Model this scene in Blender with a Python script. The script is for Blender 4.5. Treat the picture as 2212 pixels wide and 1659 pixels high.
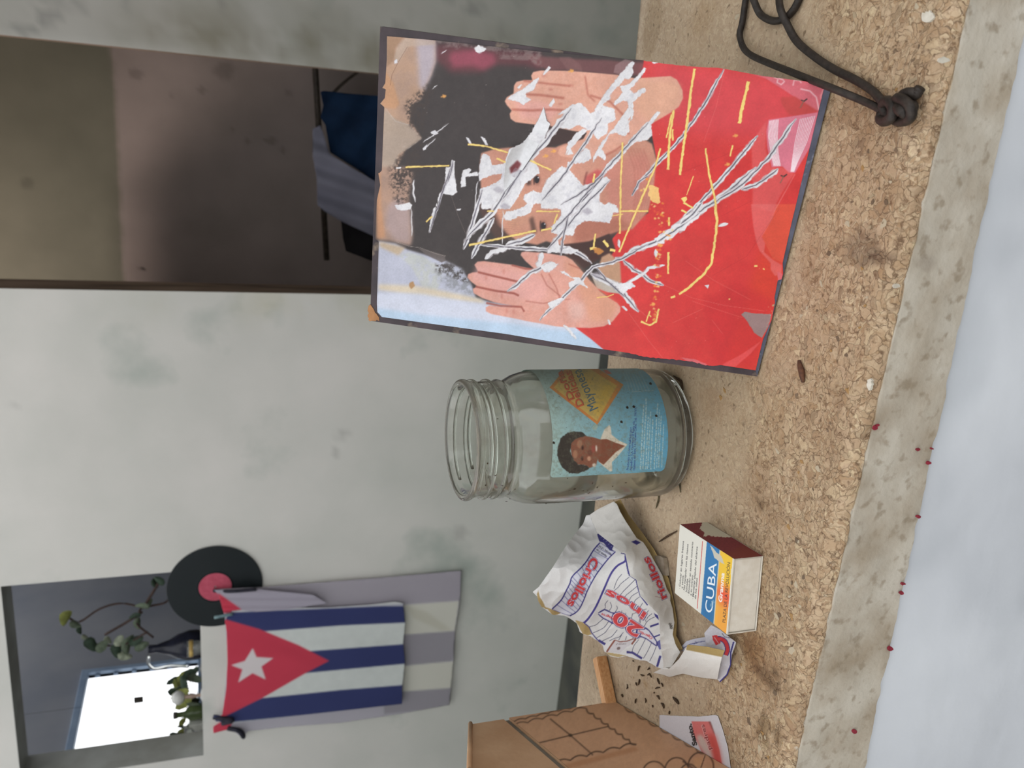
import bpy, bmesh, math, random
import numpy as np
from mathutils import Vector, noise as mn
from math import sin, cos, pi, radians

# ------------------------------------------------------------------ camera, sky, exposure
S = bpy.context.scene
COL = S.collection
for o in list(bpy.data.objects): bpy.data.objects.remove(o)

FPX, CAMH = 1853.0, 0.284                     # focal length in pixels of the 2212 x 1659 frame, eye height over the ledge
_a, _p, _r = radians(18.5), radians(19.3), radians(1.08)
FW = np.array([-sin(_a)*cos(_p), cos(_a)*cos(_p), -sin(_p)])
_R0 = np.array([cos(_a), sin(_a), 0.0]); _U0 = np.cross(_R0, FW)
RT = cos(_r)*_R0 - sin(_r)*_U0
UP = cos(_r)*_U0 + sin(_r)*_R0
CP = np.array([0, 0, CAMH])
cam = bpy.data.cameras.new('camera'); camo = bpy.data.objects.new('camera', cam); COL.objects.link(camo)
cam.sensor_width = 36; cam.sensor_fit = 'HORIZONTAL'; cam.lens = FPX/2212*36
cam.clip_start = 0.01; cam.clip_end = 100
from mathutils import Matrix
X, Y, Z = -UP, RT, -FW                        # phone held on its side: picture right is down in the world
camo.matrix_world = Matrix(((X[0], Y[0], Z[0], CP[0]), (X[1], Y[1], Z[1], CP[1]), (X[2], Y[2], Z[2], CP[2]), (0, 0, 0, 1)))
cam.dof.use_dof = True; cam.dof.focus_distance = 0.50; cam.dof.aperture_fstop = 18.0
S.camera = camo

world = bpy.data.worlds.new('overcast_sky'); S.world = world; world.use_nodes = True
_bg = world.node_tree.nodes['Background']
_bg.inputs[0].default_value = (0.97, 0.985, 1.0, 1); _bg.inputs[1].default_value = 2.05
S.view_settings.view_transform = 'Standard'; S.view_settings.look = 'None'
S.view_settings.exposure = 0.0; S.view_settings.gamma = 1.0; S.view_settings.use_curve_mapping = False

# unseen light added in the back room to brighten and shadow its rear wall
_l = bpy.data.lights.new('added_light_back_room', 'AREA'); _l.size = 0.16; _l.energy = 14; _l.color = (1, .86, .78)
_lo = bpy.data.objects.new('added_light_back_room', _l); COL.objects.link(_lo); _lo.location = (-1.13, 2.96, 1.5)
_lo.rotation_euler = Vector((-.7, -1.1, 1.2)).to_track_quat('Z', 'Y').to_euler()

# ------------------------------------------------------------------ helpers
def ray(p):
    p = np.atleast_2d(np.asarray(p, float))
    d = FW*FPX + RT*(829.5-p[:, 1])[:, None] - UP*(p[:, 0]-1106)[:, None]
    return d
def at_z(p, z=0.0):
    d = ray(p); t = (np.asarray(z)-CAMH)/d[:, 2]; return CP + d*t[:, None]
def at_y(p, y):
    d = ray(p); t = np.asarray(y)/d[:, 1]*np.ones(len(d)); return CP + d*t[:, None]
def at_plane(p, P0, N):
    d = ray(p); t = ((P0-CP)@N)/(d@N); return CP + d*t[:, None]
def proj(P):
    q = np.atleast_2d(P)-CP; w = q@FW
    return np.stack([1106-(q@UP)/w*FPX, 829.5-(q@RT)/w*FPX], 1)
def lin(c):
    c = np.asarray(c, float)/255.0
    return np.where(c <= .04045, c/12.92, ((c+.055)/1.055)**2.4)
def L4(c, g=1.0):
    l = np.clip(lin(c)*g, 0, .92); return (float(l[0]), float(l[1]), float(l[2]), 1)

def tag(o, label=None, cat=None, group=None, kind=None):
    if label: o['label'] = label
    if cat: o['category'] = cat
    if group: o['group'] = group
    if kind: o['kind'] = kind
    return o
def link(name, me, m=None, parent=None, smooth=False):
    o = bpy.data.objects.new(name, me); COL.objects.link(o)
    if m is not None and not me.materials: me.materials.append(m)
    if smooth:
        me.polygons.foreach_set('use_smooth', [True]*len(me.polygons))
    if parent is not None: o.parent = parent
    return o
def empty(name, loc, rz=0):
    o = bpy.data.objects.new(name, None); COL.objects.link(o); o.location = loc; o.rotation_euler = (0, 0, rz)
    o.empty_display_size = .02; return o
def adopt(o, parent):                       # parent without moving
    o.parent = parent
    o.matrix_parent_inverse = parent.matrix_basis.inverted()
    return o
def mesh(name, V, Fs, m=None, parent=None, smooth=False):
    me = bpy.data.meshes.new(name); me.from_pydata([tuple(map(float, v)) for v in V], [], Fs); me.update()
    o = link(name, me, m, None, smooth)
    if parent is not None: adopt(o, parent)
    return o
def bm_obj(name, bm, m=None, parent=None, smooth=False):
    me = bpy.data.meshes.new(name); bm.normal_update(); bm.to_mesh(me); bm.free()
    o = link(name, me, m, None, smooth)
    if parent is not None: adopt(o, parent)
    return o
def box(name, lo, hi, m, parent=None, bev=0.0, seg=2):
    bm = bmesh.new(); bmesh.ops.create_cube(bm, size=1)
    for v in bm.verts:
        v.co = Vector([(lo[i]+hi[i])/2 + v.co[i]*(hi[i]-lo[i]) for i in range(3)])
    if bev: bmesh.ops.bevel(bm, geom=bm.edges[:], offset=bev, segments=seg, affect='EDGES', profile=.5)
    return bm_obj(name, bm, m, parent)
def smooth_path(pts, n=8):
    P = [np.array(p, float) for p in pts]; P = [2*P[0]-P[1]] + P + [2*P[-1]-P[-2]]; out = []
    for i in range(1, len(P)-2):
        a, b, c, d = P[i-1:i+3]
        for k in range(n):
            t = k/n
            out.append(.5*((2*b)+(c-a)*t+(2*a-5*b+4*c-d)*t*t+(3*b-a-3*c+d)*t**3))
    out.append(P[-2]); return out
def tube(name, pts, r, m, parent=None, n=10, sm=8, closed=False):
    P = smooth_path(pts, sm) if sm else [np.array(p, float) for p in pts]
    V = []; F = []; up = np.array([.13, .2, 1.0]); N = len(P)
    for i, p in enumerate(P):
        t = P[min(i+1, N-1)]-P[max(i-1, 0)]; t = t/(np.linalg.norm(t)+1e-12)
        a = np.cross(t, up); a /= np.linalg.norm(a)+1e-12; b = np.cross(t, a)
        rr = r(i/(N-1)) if callable(r) else r
        for k in range(n): V.append(p+rr*(a*cos(2*pi*k/n)+b*sin(2*pi*k/n)))
    for i in range(N-1):
        for k in range(n): F.append((i*n+k, i*n+(k+1) % n, (i+1)*n+(k+1) % n, (i+1)*n+k))
    F.append(tuple(range(n-1, -1, -1))); F.append(tuple((N-1)*n+k for k in range(n)))
    return mesh(name, V, F, m, parent, True)
def lathe(name, prof, c, m, parent=None, n=64, closed=False, smooth=True):
    V = []; F = []; K = len(prof)
    for i in range(n):
        a = 2*pi*i/n
        for (r, z) in prof: V.append((c[0]+r*cos(a), c[1]+r*sin(a), c[2]+z))
    for i in range(n):
        j = (i+1) % n
        for k in range(K-1 if not closed else K):
            k2 = (k+1) % K; F.append((i*K+k, j*K+k, j*K+k2, i*K+k2))
    o = mesh(name, V, F, m, parent, smooth)
    bm = bmesh.new(); bm.from_mesh(o.data); bmesh.ops.remove_doubles(bm, verts=bm.verts, dist=1e-6)
    bmesh.ops.recalc_face_normals(bm, faces=bm.faces); bm.to_mesh(o.data); bm.free()
    if smooth: o.data.polygons.foreach_set('use_smooth', [True]*len(o.data.polygons))
    return o

# ---- materials
def newmat(name, rough=.6, base=None, spec=.4):
    m = bpy.data.materials.new(name); m.use_nodes = True
    b = m.node_tree.nodes['Principled BSDF']; b.inputs['Roughness'].default_value = rough
    b.inputs['Specular IOR Level'].default_value = spec
    if base is not None: b.inputs['Base Color'].default_value = base
    return m, m.node_tree, b
def N(nt, t, **kw):
    n = nt.nodes.new(t)
    for k, v in kw.items():
        if k in n.inputs: n.inputs[k].default_value = v
        else: setattr(n, k, v)
    return n
def mixc(nt, fac, a, b, mode='MIX'):
    n = nt.nodes.new('ShaderNodeMix'); n.data_type = 'RGBA'; n.blend_type = mode
    for s, v in ((n.inputs[0], fac), (n.inputs[6], a), (n.inputs[7], b)):
        if hasattr(v, 'is_linked') or hasattr(v, 'links'): nt.links.new(v, s)
        else: s.default_value = v
    return n.outputs[2]
def ramp(nt, src, stops):
    r = nt.nodes.new('ShaderNodeValToRGB'); nt.links.new(src, r.inputs[0]); e = r.color_ramp.elements
    while len(e) < len(stops): e.new(.5)
    for k, (p, c) in enumerate(stops): e[k].position = p; e[k].color = c if hasattr(c, '__len__') else (c, c, c, 1)
    return r.outputs[0]
def noisy(name, c1, c2, scale, rough=.6, g=1.0, bump=0.0, bscale=None, stretch=None, detail=4, lo=.35, hi=.65, spec=.3, tint=False, c3=None, s3=None):
    m, nt, b = newmat(name, rough, spec=spec)
    tc = N(nt, 'ShaderNodeTexCoord'); vec = tc.outputs['Object']
    if stretch:
        mp = N(nt, 'ShaderNodeMapping'); mp.inputs['Scale'].default_value = stretch; nt.links.new(vec, mp.inputs[0]); vec = mp.outputs[0]
    n = N(nt, 'ShaderNodeTexNoise', Scale=scale, Detail=detail); nt.links.new(vec, n.inputs['Vector'])
    col = ramp(nt, n.outputs['Fac'], [(lo, L4(c1, g)), (hi, L4(c2, g))])
    if c3 is not None:
        n3 = N(nt, 'ShaderNodeTexNoise', Scale=s3, Detail=5.0); nt.links.new(vec, n3.inputs['Vector'])
        col = mixc(nt, ramp(nt, n3.outputs['Fac'], [(.6, 0.), (.72, 1.)]), col, L4(c3, g))
    if tint:
        at = N(nt, 'ShaderNodeAttribute', attribute_name='Tint'); col = mixc(nt, 1.0, col, at.outputs['Color'], 'MULTIPLY')
    nt.links.new(col, b.inputs['Base Color'])
    if bump:
        n2 = N(nt, 'ShaderNodeTexNoise', Scale=bscale or scale*4, Detail=4.0); nt.links.new(vec, n2.inputs['Vector'])
        bp = N(nt, 'ShaderNodeBump', Strength=1.0, Distance=bump); nt.links.new(n2.outputs['Fac'], bp.inputs['Height']); nt.links.new(bp.outputs[0], b.inputs['Normal'])
    return m
def print_mat(name, rough=.45, spec=.4, coat=0, paper_noise=True):
    m, nt, b = newmat(name, rough, spec=spec)
    at = N(nt, 'ShaderNodeAttribute', attribute_name='Col')
    tc = N(nt, 'ShaderNodeTexCoord'); n = N(nt, 'ShaderNodeTexNoise', Scale=900.0, Detail=3.0); nt.links.new(tc.outputs['Object'], n.inputs['Vector'])
    c = mixc(nt, 1.0, at.outputs['Color'], ramp(nt, n.outputs['Fac'], [(.3, .93), (.7, 1.0)]), 'MULTIPLY') if paper_noise else at.outputs['Color']
    nt.links.new(c, b.inputs['Base Color'])
    if coat: b.inputs['Coat Weight'].default_value = coat; b.inputs['Coat Roughness'].default_value = .12
    return m

# ---- a little numpy painter; everything printed or painted on an object is drawn as shapes, then stored per vertex
rng = np.random.RandomState(5)
def T(c, pts):                               # crop coordinates -> frame pixels
    ox, oy, s = CR[c]; return [(ox+x/s, oy+y/s) for x, y in pts]
CR = {'A': (790, 40, 4.608), 'B': (790, 360, 4.608), 'C': (1000, 100, 4.74), 'D': (1000, 400, 4.74), 'E': (1350, 100, 4.366),
      'F': (1330, 440, 4.255), 'W': (1130, 1060, 3.77), 'V': (1130, 1100, 6.32), 'U': (1180, 1240, 6.913), 'M': (1440, 1100, 5.925),
      'J': (1180, 790, 6.382), 'L': (1400, 1500, 9.217), 'K': (400, 1150, 3.26), 'Q': (0, 1150, 3.26), 'H': (980, 1380, 3.072), 'I': (0, 0, 2.369),
      'R': (1350, 0, 2.566), 'G': (940, 780, 3.687), 'P': (0, 0, 1.0)}
def vnoise(shape, cell, seed=0):
    r = np.random.RandomState(seed); h, w = shape
    gh, gw = int(h/cell)+3, int(w/cell)+3; g = r.rand(gh, gw)
    y = np.arange(h)/cell; x = np.arange(w)/cell
    yi = y.astype(int); xi = x.astype(int); fy = (y-yi)[:, None]; fx = (x-xi)[None]
    fy = fy*fy*(3-2*fy); fx = fx*fx*(3-2*fx)
    a = g[yi][:, xi]; b = g[yi][:, xi+1]; c = g[yi+1][:, xi]; d = g[yi+1][:, xi+1]
    return (a*(1-fx)+b*fx)*(1-fy)+(c*(1-fx)+d*fx)*fy
def fbm(shape, cell, seed=0, o=4):
    s = 0; t = 0
    for k in range(o): s = s+vnoise(shape, max(cell/2**k, 1.01), seed+k*7)*.6**k; t += .6**k
    return s/t
def blur(m, r):
    r = int(max(1, round(r)))
    for _ in range(2):
        for ax in (0, 1):
            c = np.cumsum(np.pad(m, [(r+1, r) if a == ax else (0, 0) for a in (0, 1)], mode='edge'), axis=ax)
            m = (np.take(c, range(2*r+1, c.shape[ax]), axis=ax)-np.take(c, range(0, c.shape[ax]-2*r-1), axis=ax))/(2*r+1)
    return m
def jag(pts, amp=1.2, step=4, closed=True, seed=1):
    r = np.random.RandomState(seed); P = list(pts)+([pts[0]] if closed else []); out = []
    for a, b in zip(P[:-1], P[1:]):
        a = np.array(a, float); b = np.array(b, float); n = max(1, int(np.linalg.norm(b-a)/step))
        for k in range(n):
            q = a+(b-a)*k/n
            out.append(tuple(q+(r.rand(2)-.5)*2*amp))
    if not closed: out.append(tuple(P[-1]))
    return out
class Cv:
    def __init__(s, x0, y0, x1, y1, sc=1.5, bg=(255, 255, 255)):
        s.x0, s.y0, s.sc = x0, y0, sc; s.w = int((x1-x0)*sc); s.h = int((y1-y0)*sc)
        s.c = np.ones((s.h, s.w, 3))*np.array(bg, float); s.z = np.zeros((s.h, s.w))
    def cov(s, pts):
        P = (np.array(pts, float)-[s.x0, s.y0])*s.sc
        i0 = int(max(0, np.floor(P[:, 0].min())-1)); i1 = int(min(s.w, np.ceil(P[:, 0].max())+2))
        j0 = int(max(0, np.floor(P[:, 1].min())-1)); j1 = int(min(s.h, np.ceil(P[:, 1].max())+2))
        if i1 <= i0 or j1 <= j0: return None
        acc = np.zeros((j1-j0, i1-i0)); xs = np.arange(i0, i1+1)
        for sub in (1/8, 3/8, 5/8, 7/8):     # exact horizontal coverage on four sub-scanlines
            for j in range(j0, j1):
                y = j+sub; a = P; b = np.roll(P, -1, 0)
                hit = (a[:, 1] <= y) != (b[:, 1] <= y)
                if not hit.any(): continue
                a = a[hit]; b = b[hit]; x = np.sort(a[:, 0]+(y-a[:, 1])/(b[:, 1]-a[:, 1])*(b[:, 0]-a[:, 0]))
                for k in range(0, len(x)-1, 2):
                    acc[j-j0] += np.diff(np.clip(xs, x[k], x[k+1]))*.25
        return i0, i1, j0, j1, np.clip(acc, 0, 1)
    def put(s, i0, i1, j0, j1, m, col, z=None):
        col = np.asarray(col, float)
        if col.ndim == 3: col = col[j0:j1, i0:i1]
        s.c[j0:j1, i0:i1] = s.c[j0:j1, i0:i1]*(1-m[..., None])+col*m[..., None]
        if z is not None: s.z[j0:j1, i0:i1] = s.z[j0:j1, i0:i1]*(1-m)+z*m
    def poly(s, pts, col, alpha=1, soft=0, z=None, mod=None):
        r = s.cov(pts)
        if r is None: return
        i0, i1, j0, j1, m = r
        if soft:
            pad = int(soft*s.sc*2)+2; I0, I1, J0, J1 = max(0, i0-pad), min(s.w, i1+pad), max(0, j0-pad), min(s.h, j1+pad)
            M = np.zeros((J1-J0, I1-I0)); M[j0-J0:j1-J0, i0-I0:i1-I0] = m; m = blur(M, soft*s.sc/1.5); i0, i1, j0, j1 = I0, I1, J0, J1
        m = m*alpha
        if mod is not None: m = m*mod[j0:j1, i0:i1]
        s.put(i0, i1, j0, j1, m, col, z)
    def line(s, pts, w, col, alpha=1, soft=0, z=None, rough=0, seed=1, taper=False, mod=None):
        P = jag(pts, rough, 5, False, seed) if rough else list(pts)
        P = np.array(P, float); n = len(P); d = np.gradient(P, axis=0) if n > 1 else P
        d /= np.linalg.norm(d, axis=1)[:, None]+1e-9; q = np.stack([-d[:, 1], d[:, 0]], 1)
        r = np.random.RandomState(seed+3); t = np.linspace(0, 1, n)
        ww = np.ones(n)*w/2 if not callable(w) else np.array([w(k) for k in t])/2
        if taper: ww = ww*np.clip(np.minimum(t, 1-t)*6+.25, 0, 1)
        wa = ww*(1+(r.rand(n)-.5)*(.7 if rough else 0)); wb = ww*(1+(r.rand(n)-.5)*(.7 if rough else 0))
        s.poly(list(map(tuple, P+q*wa[:, None]))+list(map(tuple, (P-q*wb[:, None])[::-1])), col, alpha, soft, z, mod)
    def ell(s, c, rx, ry, col, ang=0, **k):
        t = np.linspace(0, 2*pi, 28, endpoint=False); ca, sa = cos(radians(ang)), sin(radians(ang))
        s.poly([(c[0]+rx*cos(u)*ca-ry*sin(u)*sa, c[1]+rx*cos(u)*sa+ry*sin(u)*ca) for u in t], col, **k)
    def specks(s, n, pts, col, r=(.4, 1.2), seed=3, alpha=1, z=None):
        g = np.random.RandomState(seed); P = np.array(pts, float); lo = P.min(0); hi = P.max(0)
        for _ in range(n):
            c = lo+g.rand(2)*(hi-lo); q = r[0]+g.rand()*(r[1]-r[0])
            t = np.linspace(0, 2*pi, 7, endpoint=False)+g.rand()
            s.poly([(c[0]+q*cos(u)*(.6+.8*g.rand()), c[1]+q*sin(u)*(.6+.8*g.rand())) for u in t], col, alpha, z=z)
    def sample(s, P, ch=None):
        src = s.c if ch is None else ch
        x = np.clip((P[:, 0]-s.x0)*s.sc-.5, 0, s.w-1.001); y = np.clip((P[:, 1]-s.y0)*s.sc-.5, 0, s.h-1.001)
        i = x.astype(int); j = y.astype(int); fx = x-i; fy = y-j
        if src.ndim == 3: fx = fx[:, None]; fy = fy[:, None]
        return (src[j, i]*(1-fx)+src[j, i+1]*fx)*(1-fy)+(src[j+1, i]*(1-fx)+src[j+1, i+1]*fx)*fy

_glyph = {}
def glyphs(txt, off, shear=0, space=1.0):
    k = (txt, off, shear, space)
    if k in _glyph: return _glyph[k]
    cu = bpy.data.curves.new('t', 'FONT'); cu.body = txt; cu.offset = off; cu.resolution_u = 3; cu.shear = shear; cu.space_character = space
    o = bpy.data.objects.new('t', cu); COL.objects.link(o)
    dg = bpy.context.evaluated_depsgraph_get(); dg.update(); me = bpy.data.meshes.new_from_object(o.evaluated_get(dg))
    V = np.array([v.co[:2] for v in me.vertices]) if len(me.vertices) else np.zeros((0, 2)); me.calc_loop_triangles()
    Tt = np.array([t.vertices[:] for t in me.loop_triangles], int).reshape(-1, 3)
    bpy.data.objects.remove(o); bpy.data.curves.remove(cu); bpy.data.meshes.remove(me)
    _glyph[k] = (V, Tt); return V, Tt
def text(cv, s, p0, p1, h, col, off=0.0, bend=0.0, shear=0.0, alpha=1.0, ref=None, space=1.0, z=None):
    V0, _ = glyphs(s, 0.0, shear, space); V, Tt = glyphs(s, off, shear, space)
    if not len(V): return
    w0, w1 = V0[:, 0].min(), V0[:, 0].max(); cap = .69
    p0 = np.array(p0, float); p1 = np.array(p1, float); d = p1-p0; Ln = np.linalg.norm(d); d = d/Ln; up = np.array([d[1], -d[0]])
    t = (V[:, 0]-w0)/(w1-w0); y = V[:, 1]/cap*h
    P = p0+np.outer(t*Ln, d)+np.outer(y+bend*4*t*(1-t), up)
    acc = np.zeros((cv.h, cv.w)); A = np.array
    lo = np.maximum(((P.min(0)-[cv.x0, cv.y0])*cv.sc).astype(int)-2, 0); hi = ((P.max(0)-[cv.x0, cv.y0])*cv.sc).astype(int)+3
    hi = np.minimum(hi, [cv.w, cv.h])
    if (hi <= lo).any(): return
    ss = 3; W = (hi[0]-lo[0])*ss; H = (hi[1]-lo[1])*ss; M = np.zeros((H, W), bool)
    Q = ((P-[cv.x0, cv.y0])*cv.sc-lo)*ss
    for a, b, c in Tt:
        a, b, c = Q[a], Q[b], Q[c]
        x0 = max(int(min(a[0], b[0], c[0])), 0); x1 = min(int(max(a[0], b[0], c[0]))+2, W); y0 = max(int(min(a[1], b[1], c[1])), 0); y1 = min(int(max(a[1], b[1], c[1]))+2, H)
        if x1 <= x0 or y1 <= y0: continue
        xs = np.arange(x0, x1)[None]+.5; ys = np.arange(y0, y1)[:, None]+.5
        e = lambda p, q: (q[0]-p[0])*(ys-p[1])-(q[1]-p[1])*(xs-p[0])
        e1, e2, e3 = e(a, b), e(b, c), e(c, a)
        M[y0:y1, x0:x1] |= ((e1 >= -.3) & (e2 >= -.3) & (e3 >= -.3)) | ((e1 <= .3) & (e2 <= .3) & (e3 <= .3))
    m = M.reshape(H//ss, ss, W//ss, ss).mean((1, 3))*alpha
    cv.put(lo[0], hi[0], lo[1], hi[1], m, col, z)

def inside(P, poly):
    poly = np.array(poly, float); r = np.zeros(len(P), bool); x, y = P[:, 0], P[:, 1]
    for a, b in zip(poly, np.roll(poly, -1, 0)):
        h = (a[1] <= y) != (b[1] <= y)
        if a[1] != b[1]: r ^= h & (x < a[0]+(y-a[1])/(b[1]-a[1])*(b[0]-a[0]))
    return r
def set_col(me, rgb, name='Col'):
    at = me.color_attributes.new(name, 'FLOAT_COLOR', 'POINT')
    at.data.foreach_set('color', np.concatenate([rgb, np.ones((len(rgb), 1))], 1).astype(np.float32).ravel())
def fast_mesh(name, V, Q, m, parent=None, rgb=None, smooth=True, solid=0.0, mat2=None):
    me = bpy.data.meshes.new(name); me.vertices.add(len(V)); me.vertices.foreach_set('co', np.asarray(V, np.float32).ravel())
    me.loops.add(Q.size); me.loops.foreach_set('vertex_index', Q.astype(np.int32).ravel())
    me.polygons.add(len(Q)); k = Q.shape[1]; me.polygons.foreach_set('loop_start', np.arange(0, Q.size, k, dtype=np.int32))
    me.polygons.foreach_set('loop_total', np.full(len(Q), k, np.int32)) if False else None
    me.update(calc_edges=True)
    if rgb is not None: set_col(me, rgb)
    o = link(name, me, m, None, smooth)
    if parent is not None: adopt(o, parent)
    if solid:
        s = o.modifiers.new('thickness', 'SOLIDIFY'); s.thickness = solid; s.offset = -1
        if mat2 is not None: me.materials.append(mat2); s.material_offset = 1; s.material_offset_rim = 0
    return o
def px_sheet(name, cv, outline, step, fn, m, parent=None, gain=1.0, solid=0.0, mat2=None, flip=False):
    """sheet whose outline is given in frame pixels and whose points lie on the real surface fn"""
    O = np.array(outline, float); lo = O.min(0)-step; hi = O.max(0)+step
    nx = int((hi[0]-lo[0])/step)+1; ny = int((hi[1]-lo[1])/step)+1
    gx, gy = np.meshgrid(lo[0]+np.arange(nx+1)*step, lo[1]+np.arange(ny+1)*step); P = np.stack([gx.ravel(), gy.ravel()], 1)
    ins = inside(P, O)
    # slide grid points just outside onto the outline so edges come out clean
    A = O; B = np.roll(O, -1, 0); out_idx = np.where(~ins)[0]
    nb = np.zeros(len(P), bool); I = ins.reshape(ny+1, nx+1); D = I.copy()
    D[1:] |= I[:-1]; D[:-1] |= I[1:]; D[:, 1:] |= I[:, :-1]; D[:, :-1] |= I[:, 1:]
    D2 = D.copy(); D2[1:] |= D[:-1]; D2[:-1] |= D[1:]
    ring = np.where(D2.ravel() & ~ins)[0]
    if len(ring):
        q = P[ring]; best = np.full(len(q), 1e9); bp = q.copy()
        for a, b in zip(A, B):
            ab = b-a; L = ab@ab
            if L < 1e-12: continue
            t = np.clip(((q-a)@ab)/L, 0, 1); c = a+t[:, None]*ab; dd = ((q-c)**2).sum(1); w = dd < best; best[w] = dd[w]; bp[w] = c[w]
        P[ring] = bp
    ok = (ins | np.isin(np.arange(len(P)), ring))
    id_ = np.arange(len(P)).reshape(ny+1, nx+1); q = np.stack([id_[:-1, :-1], id_[:-1, 1:], id_[1:, 1:], id_[1:, :-1]], -1).reshape(-1, 4)
    cnt = ins[q].sum(1); q = q[(cnt >= 1) & ok[q].all(1)]
    if not flip: q = q[:, ::-1]                # normals towards the viewer, thickness behind
    used = np.unique(q); mp = np.zeros(len(P), int); mp[used] = np.arange(len(used)); P = P[used]; q = mp[q]
    W = fn(P)
    rgb = None
    if cv is not None:
        rgb = np.clip(lin(cv.sample(P))*gain, 0, .93)
    return fast_mesh(name, W, q, m, parent, rgb, True, solid, mat2)
def facing(o):                                 # make sure a sheet's normals look at the viewer side
    return o

# ================================================================== THE SETTING
YF, YB, YW = 0.299, 0.578, 2.66
def tint_grid(name, P0, du, dv, nu, nv, fn, m, disp=None, kind='structure', parent=None):
    u = np.linspace(0, 1, nu+1); v = np.linspace(0, 1, nv+1); gu, gv = np.meshgrid(u, v)
    P = np.array(P0)+gu.ravel()[:, None]*np.array(du)+gv.ravel()[:, None]*np.array(dv)
    id_ = np.arange(len(P)).reshape(nv+1, nu+1); q = np.stack([id_[:-1, :-1], id_[:-1, 1:], id_[1:, 1:], id_[1:, :-1]], -1).reshape(-1, 4)
    o = fast_mesh(name, P, q, m, parent, None, True); set_col(o.data, fn(P), 'Tint')
    if kind: o['kind'] = kind
    return o
def nz(P, s, seed=0): return np.array([mn.noise((p[0]*s+seed*13.1, p[1]*s, p[2]*s+seed*7.7)) for p in P])
def nf(P, s, seed=0): return nz(P, s, seed)*.6+nz(P, s*2.3, seed+1)*.3+nz(P, s*5, seed+2)*.2
def blob(P, c, r, rag=.35, seed=0, s=None):
    d = np.sqrt((((P-np.array(c))/np.array(r))**2).sum(1))
    return np.clip((1.0+rag*2*nf(P, s or 2.5/max(r), seed)-d)/.5, 0, 1)

plaster = noisy('white_plaster', (213, 209, 203), (198, 197, 190), 3.0, .85, 1.14, bump=.002, bscale=9, tint=True, lo=.3, hi=.7, c3=(170, 176, 168), s3=2.2)
plaster_f = noisy('white_front_plaster', (222, 226, 232), (196, 200, 207), 7.0, .8, .76, bump=.0012, bscale=30, tint=True, lo=.3, hi=.75)
plaster_b = noisy('back_room_plaster', (176, 162, 156), (160, 148, 142), 3.0, .9, .9, bump=.002, bscale=12, tint=True)
concrete = noisy('grey_concrete_floor', (112, 112, 100), (80, 82, 78), 6.0, .85, .55, bump=.003)

def wall_tint(P):
    t = np.ones((len(P), 3)); n = nf(P, 1.4, 3)
    t *= (1+.05*n)[:, None]
    x, z = P[:, 0], P[:, 2]
    # mildew beside the doorway; evenly darker right of it and towards the bottom
    m = np.clip(1-np.abs(x-.12)/.16, 0, 1)*np.clip((.62-z)/.3, 0, 1)*np.clip(.55+1.6*nf(P, 7, 5), 0, 1)
    t *= 1-m[:, None]*np.array([.44, .46, .54])
    m = np.clip(1-np.abs(x+.62)/.10, 0, 1)*np.clip(.25+1.5*nf(P, 6, 8), 0, 1)*np.clip((.7-z)/.6, 0, 1)
    t *= 1-m[:, None]*np.array([.14, .15, .26])
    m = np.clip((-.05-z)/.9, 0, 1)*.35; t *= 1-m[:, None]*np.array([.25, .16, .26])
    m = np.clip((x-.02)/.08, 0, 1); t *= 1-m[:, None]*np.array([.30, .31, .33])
    m = np.clip(nf(P, 11, 12)-.24, 0, .2)*4*np.clip((x+.0)/.1, 0, 1); t *= 1-m[:, None]*.35
    for c, r in [((-1.05, YW, -.12), .03), ((-1.12, YW, -.1), .018), ((-.93, YW, .83), .012), ((-1.45, YW, -.55), .03)]:
        t *= 1-blob(P, c, (r, .1, r), .4)[:, None]*.2
    return np.clip(t, .05, 1.2)
# back wall around the pass-through window and the doorway
WX0, WX1, WZ0, WZ1 = -2.255, -1.513, .334, .905
DX0, DX1 = -.583, .078
ZT, ZB = 2.3, -1.02
def wall_piece(x0, x1, z0, z1):
    return (x0, x1, z0, z1)
V = []; Q = []; allP = []
for (x0, x1, z0, z1) in [(-4.2, WX0, ZB, ZT), (WX0, WX1, ZB, WZ0), (WX0, WX1, WZ1, ZT), (WX1, DX0, ZB, ZT), (DX0, DX1, 1.25, ZT), (DX1, 1.7, ZB, ZT)]:
    nu = max(2, int((x1-x0)/.02)); nv = max(2, int((z1-z0)/.02)); gx, gz = np.meshgrid(np.linspace(x0, x1, nu+1), np.linspace(z0, z1, nv+1))
    P = np.stack([gx.ravel(), np.full(gx.size, YW), gz.ravel()], 1); id_ = np.arange(len(P)).reshape(nv+1, nu+1)+sum(len(a) for a in allP)
    Q.append(np.stack([id_[:-1, :-1], id_[:-1, 1:], id_[1:, 1:], id_[1:, :-1]], -1).reshape(-1, 4)); allP.append(P)
P = np.concatenate(allP); 
wob = nf(P, 1.1, 40)*.006; P2 = P.copy(); P2[:, 1] += wob*0
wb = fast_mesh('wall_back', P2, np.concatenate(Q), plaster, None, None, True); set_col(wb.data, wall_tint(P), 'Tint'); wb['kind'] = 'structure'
def ones(P): return np.ones((len(P), 3))
def slab(name, lo, hi, m, col=None, kind='structure'):
    o = box(name, lo, hi, m)
    if col is not None or True: set_col(o.data, np.ones((8, 3))*(col if col is not None else 1.0), 'Tint')
    o['kind'] = kind; return o
TH = .13
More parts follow.
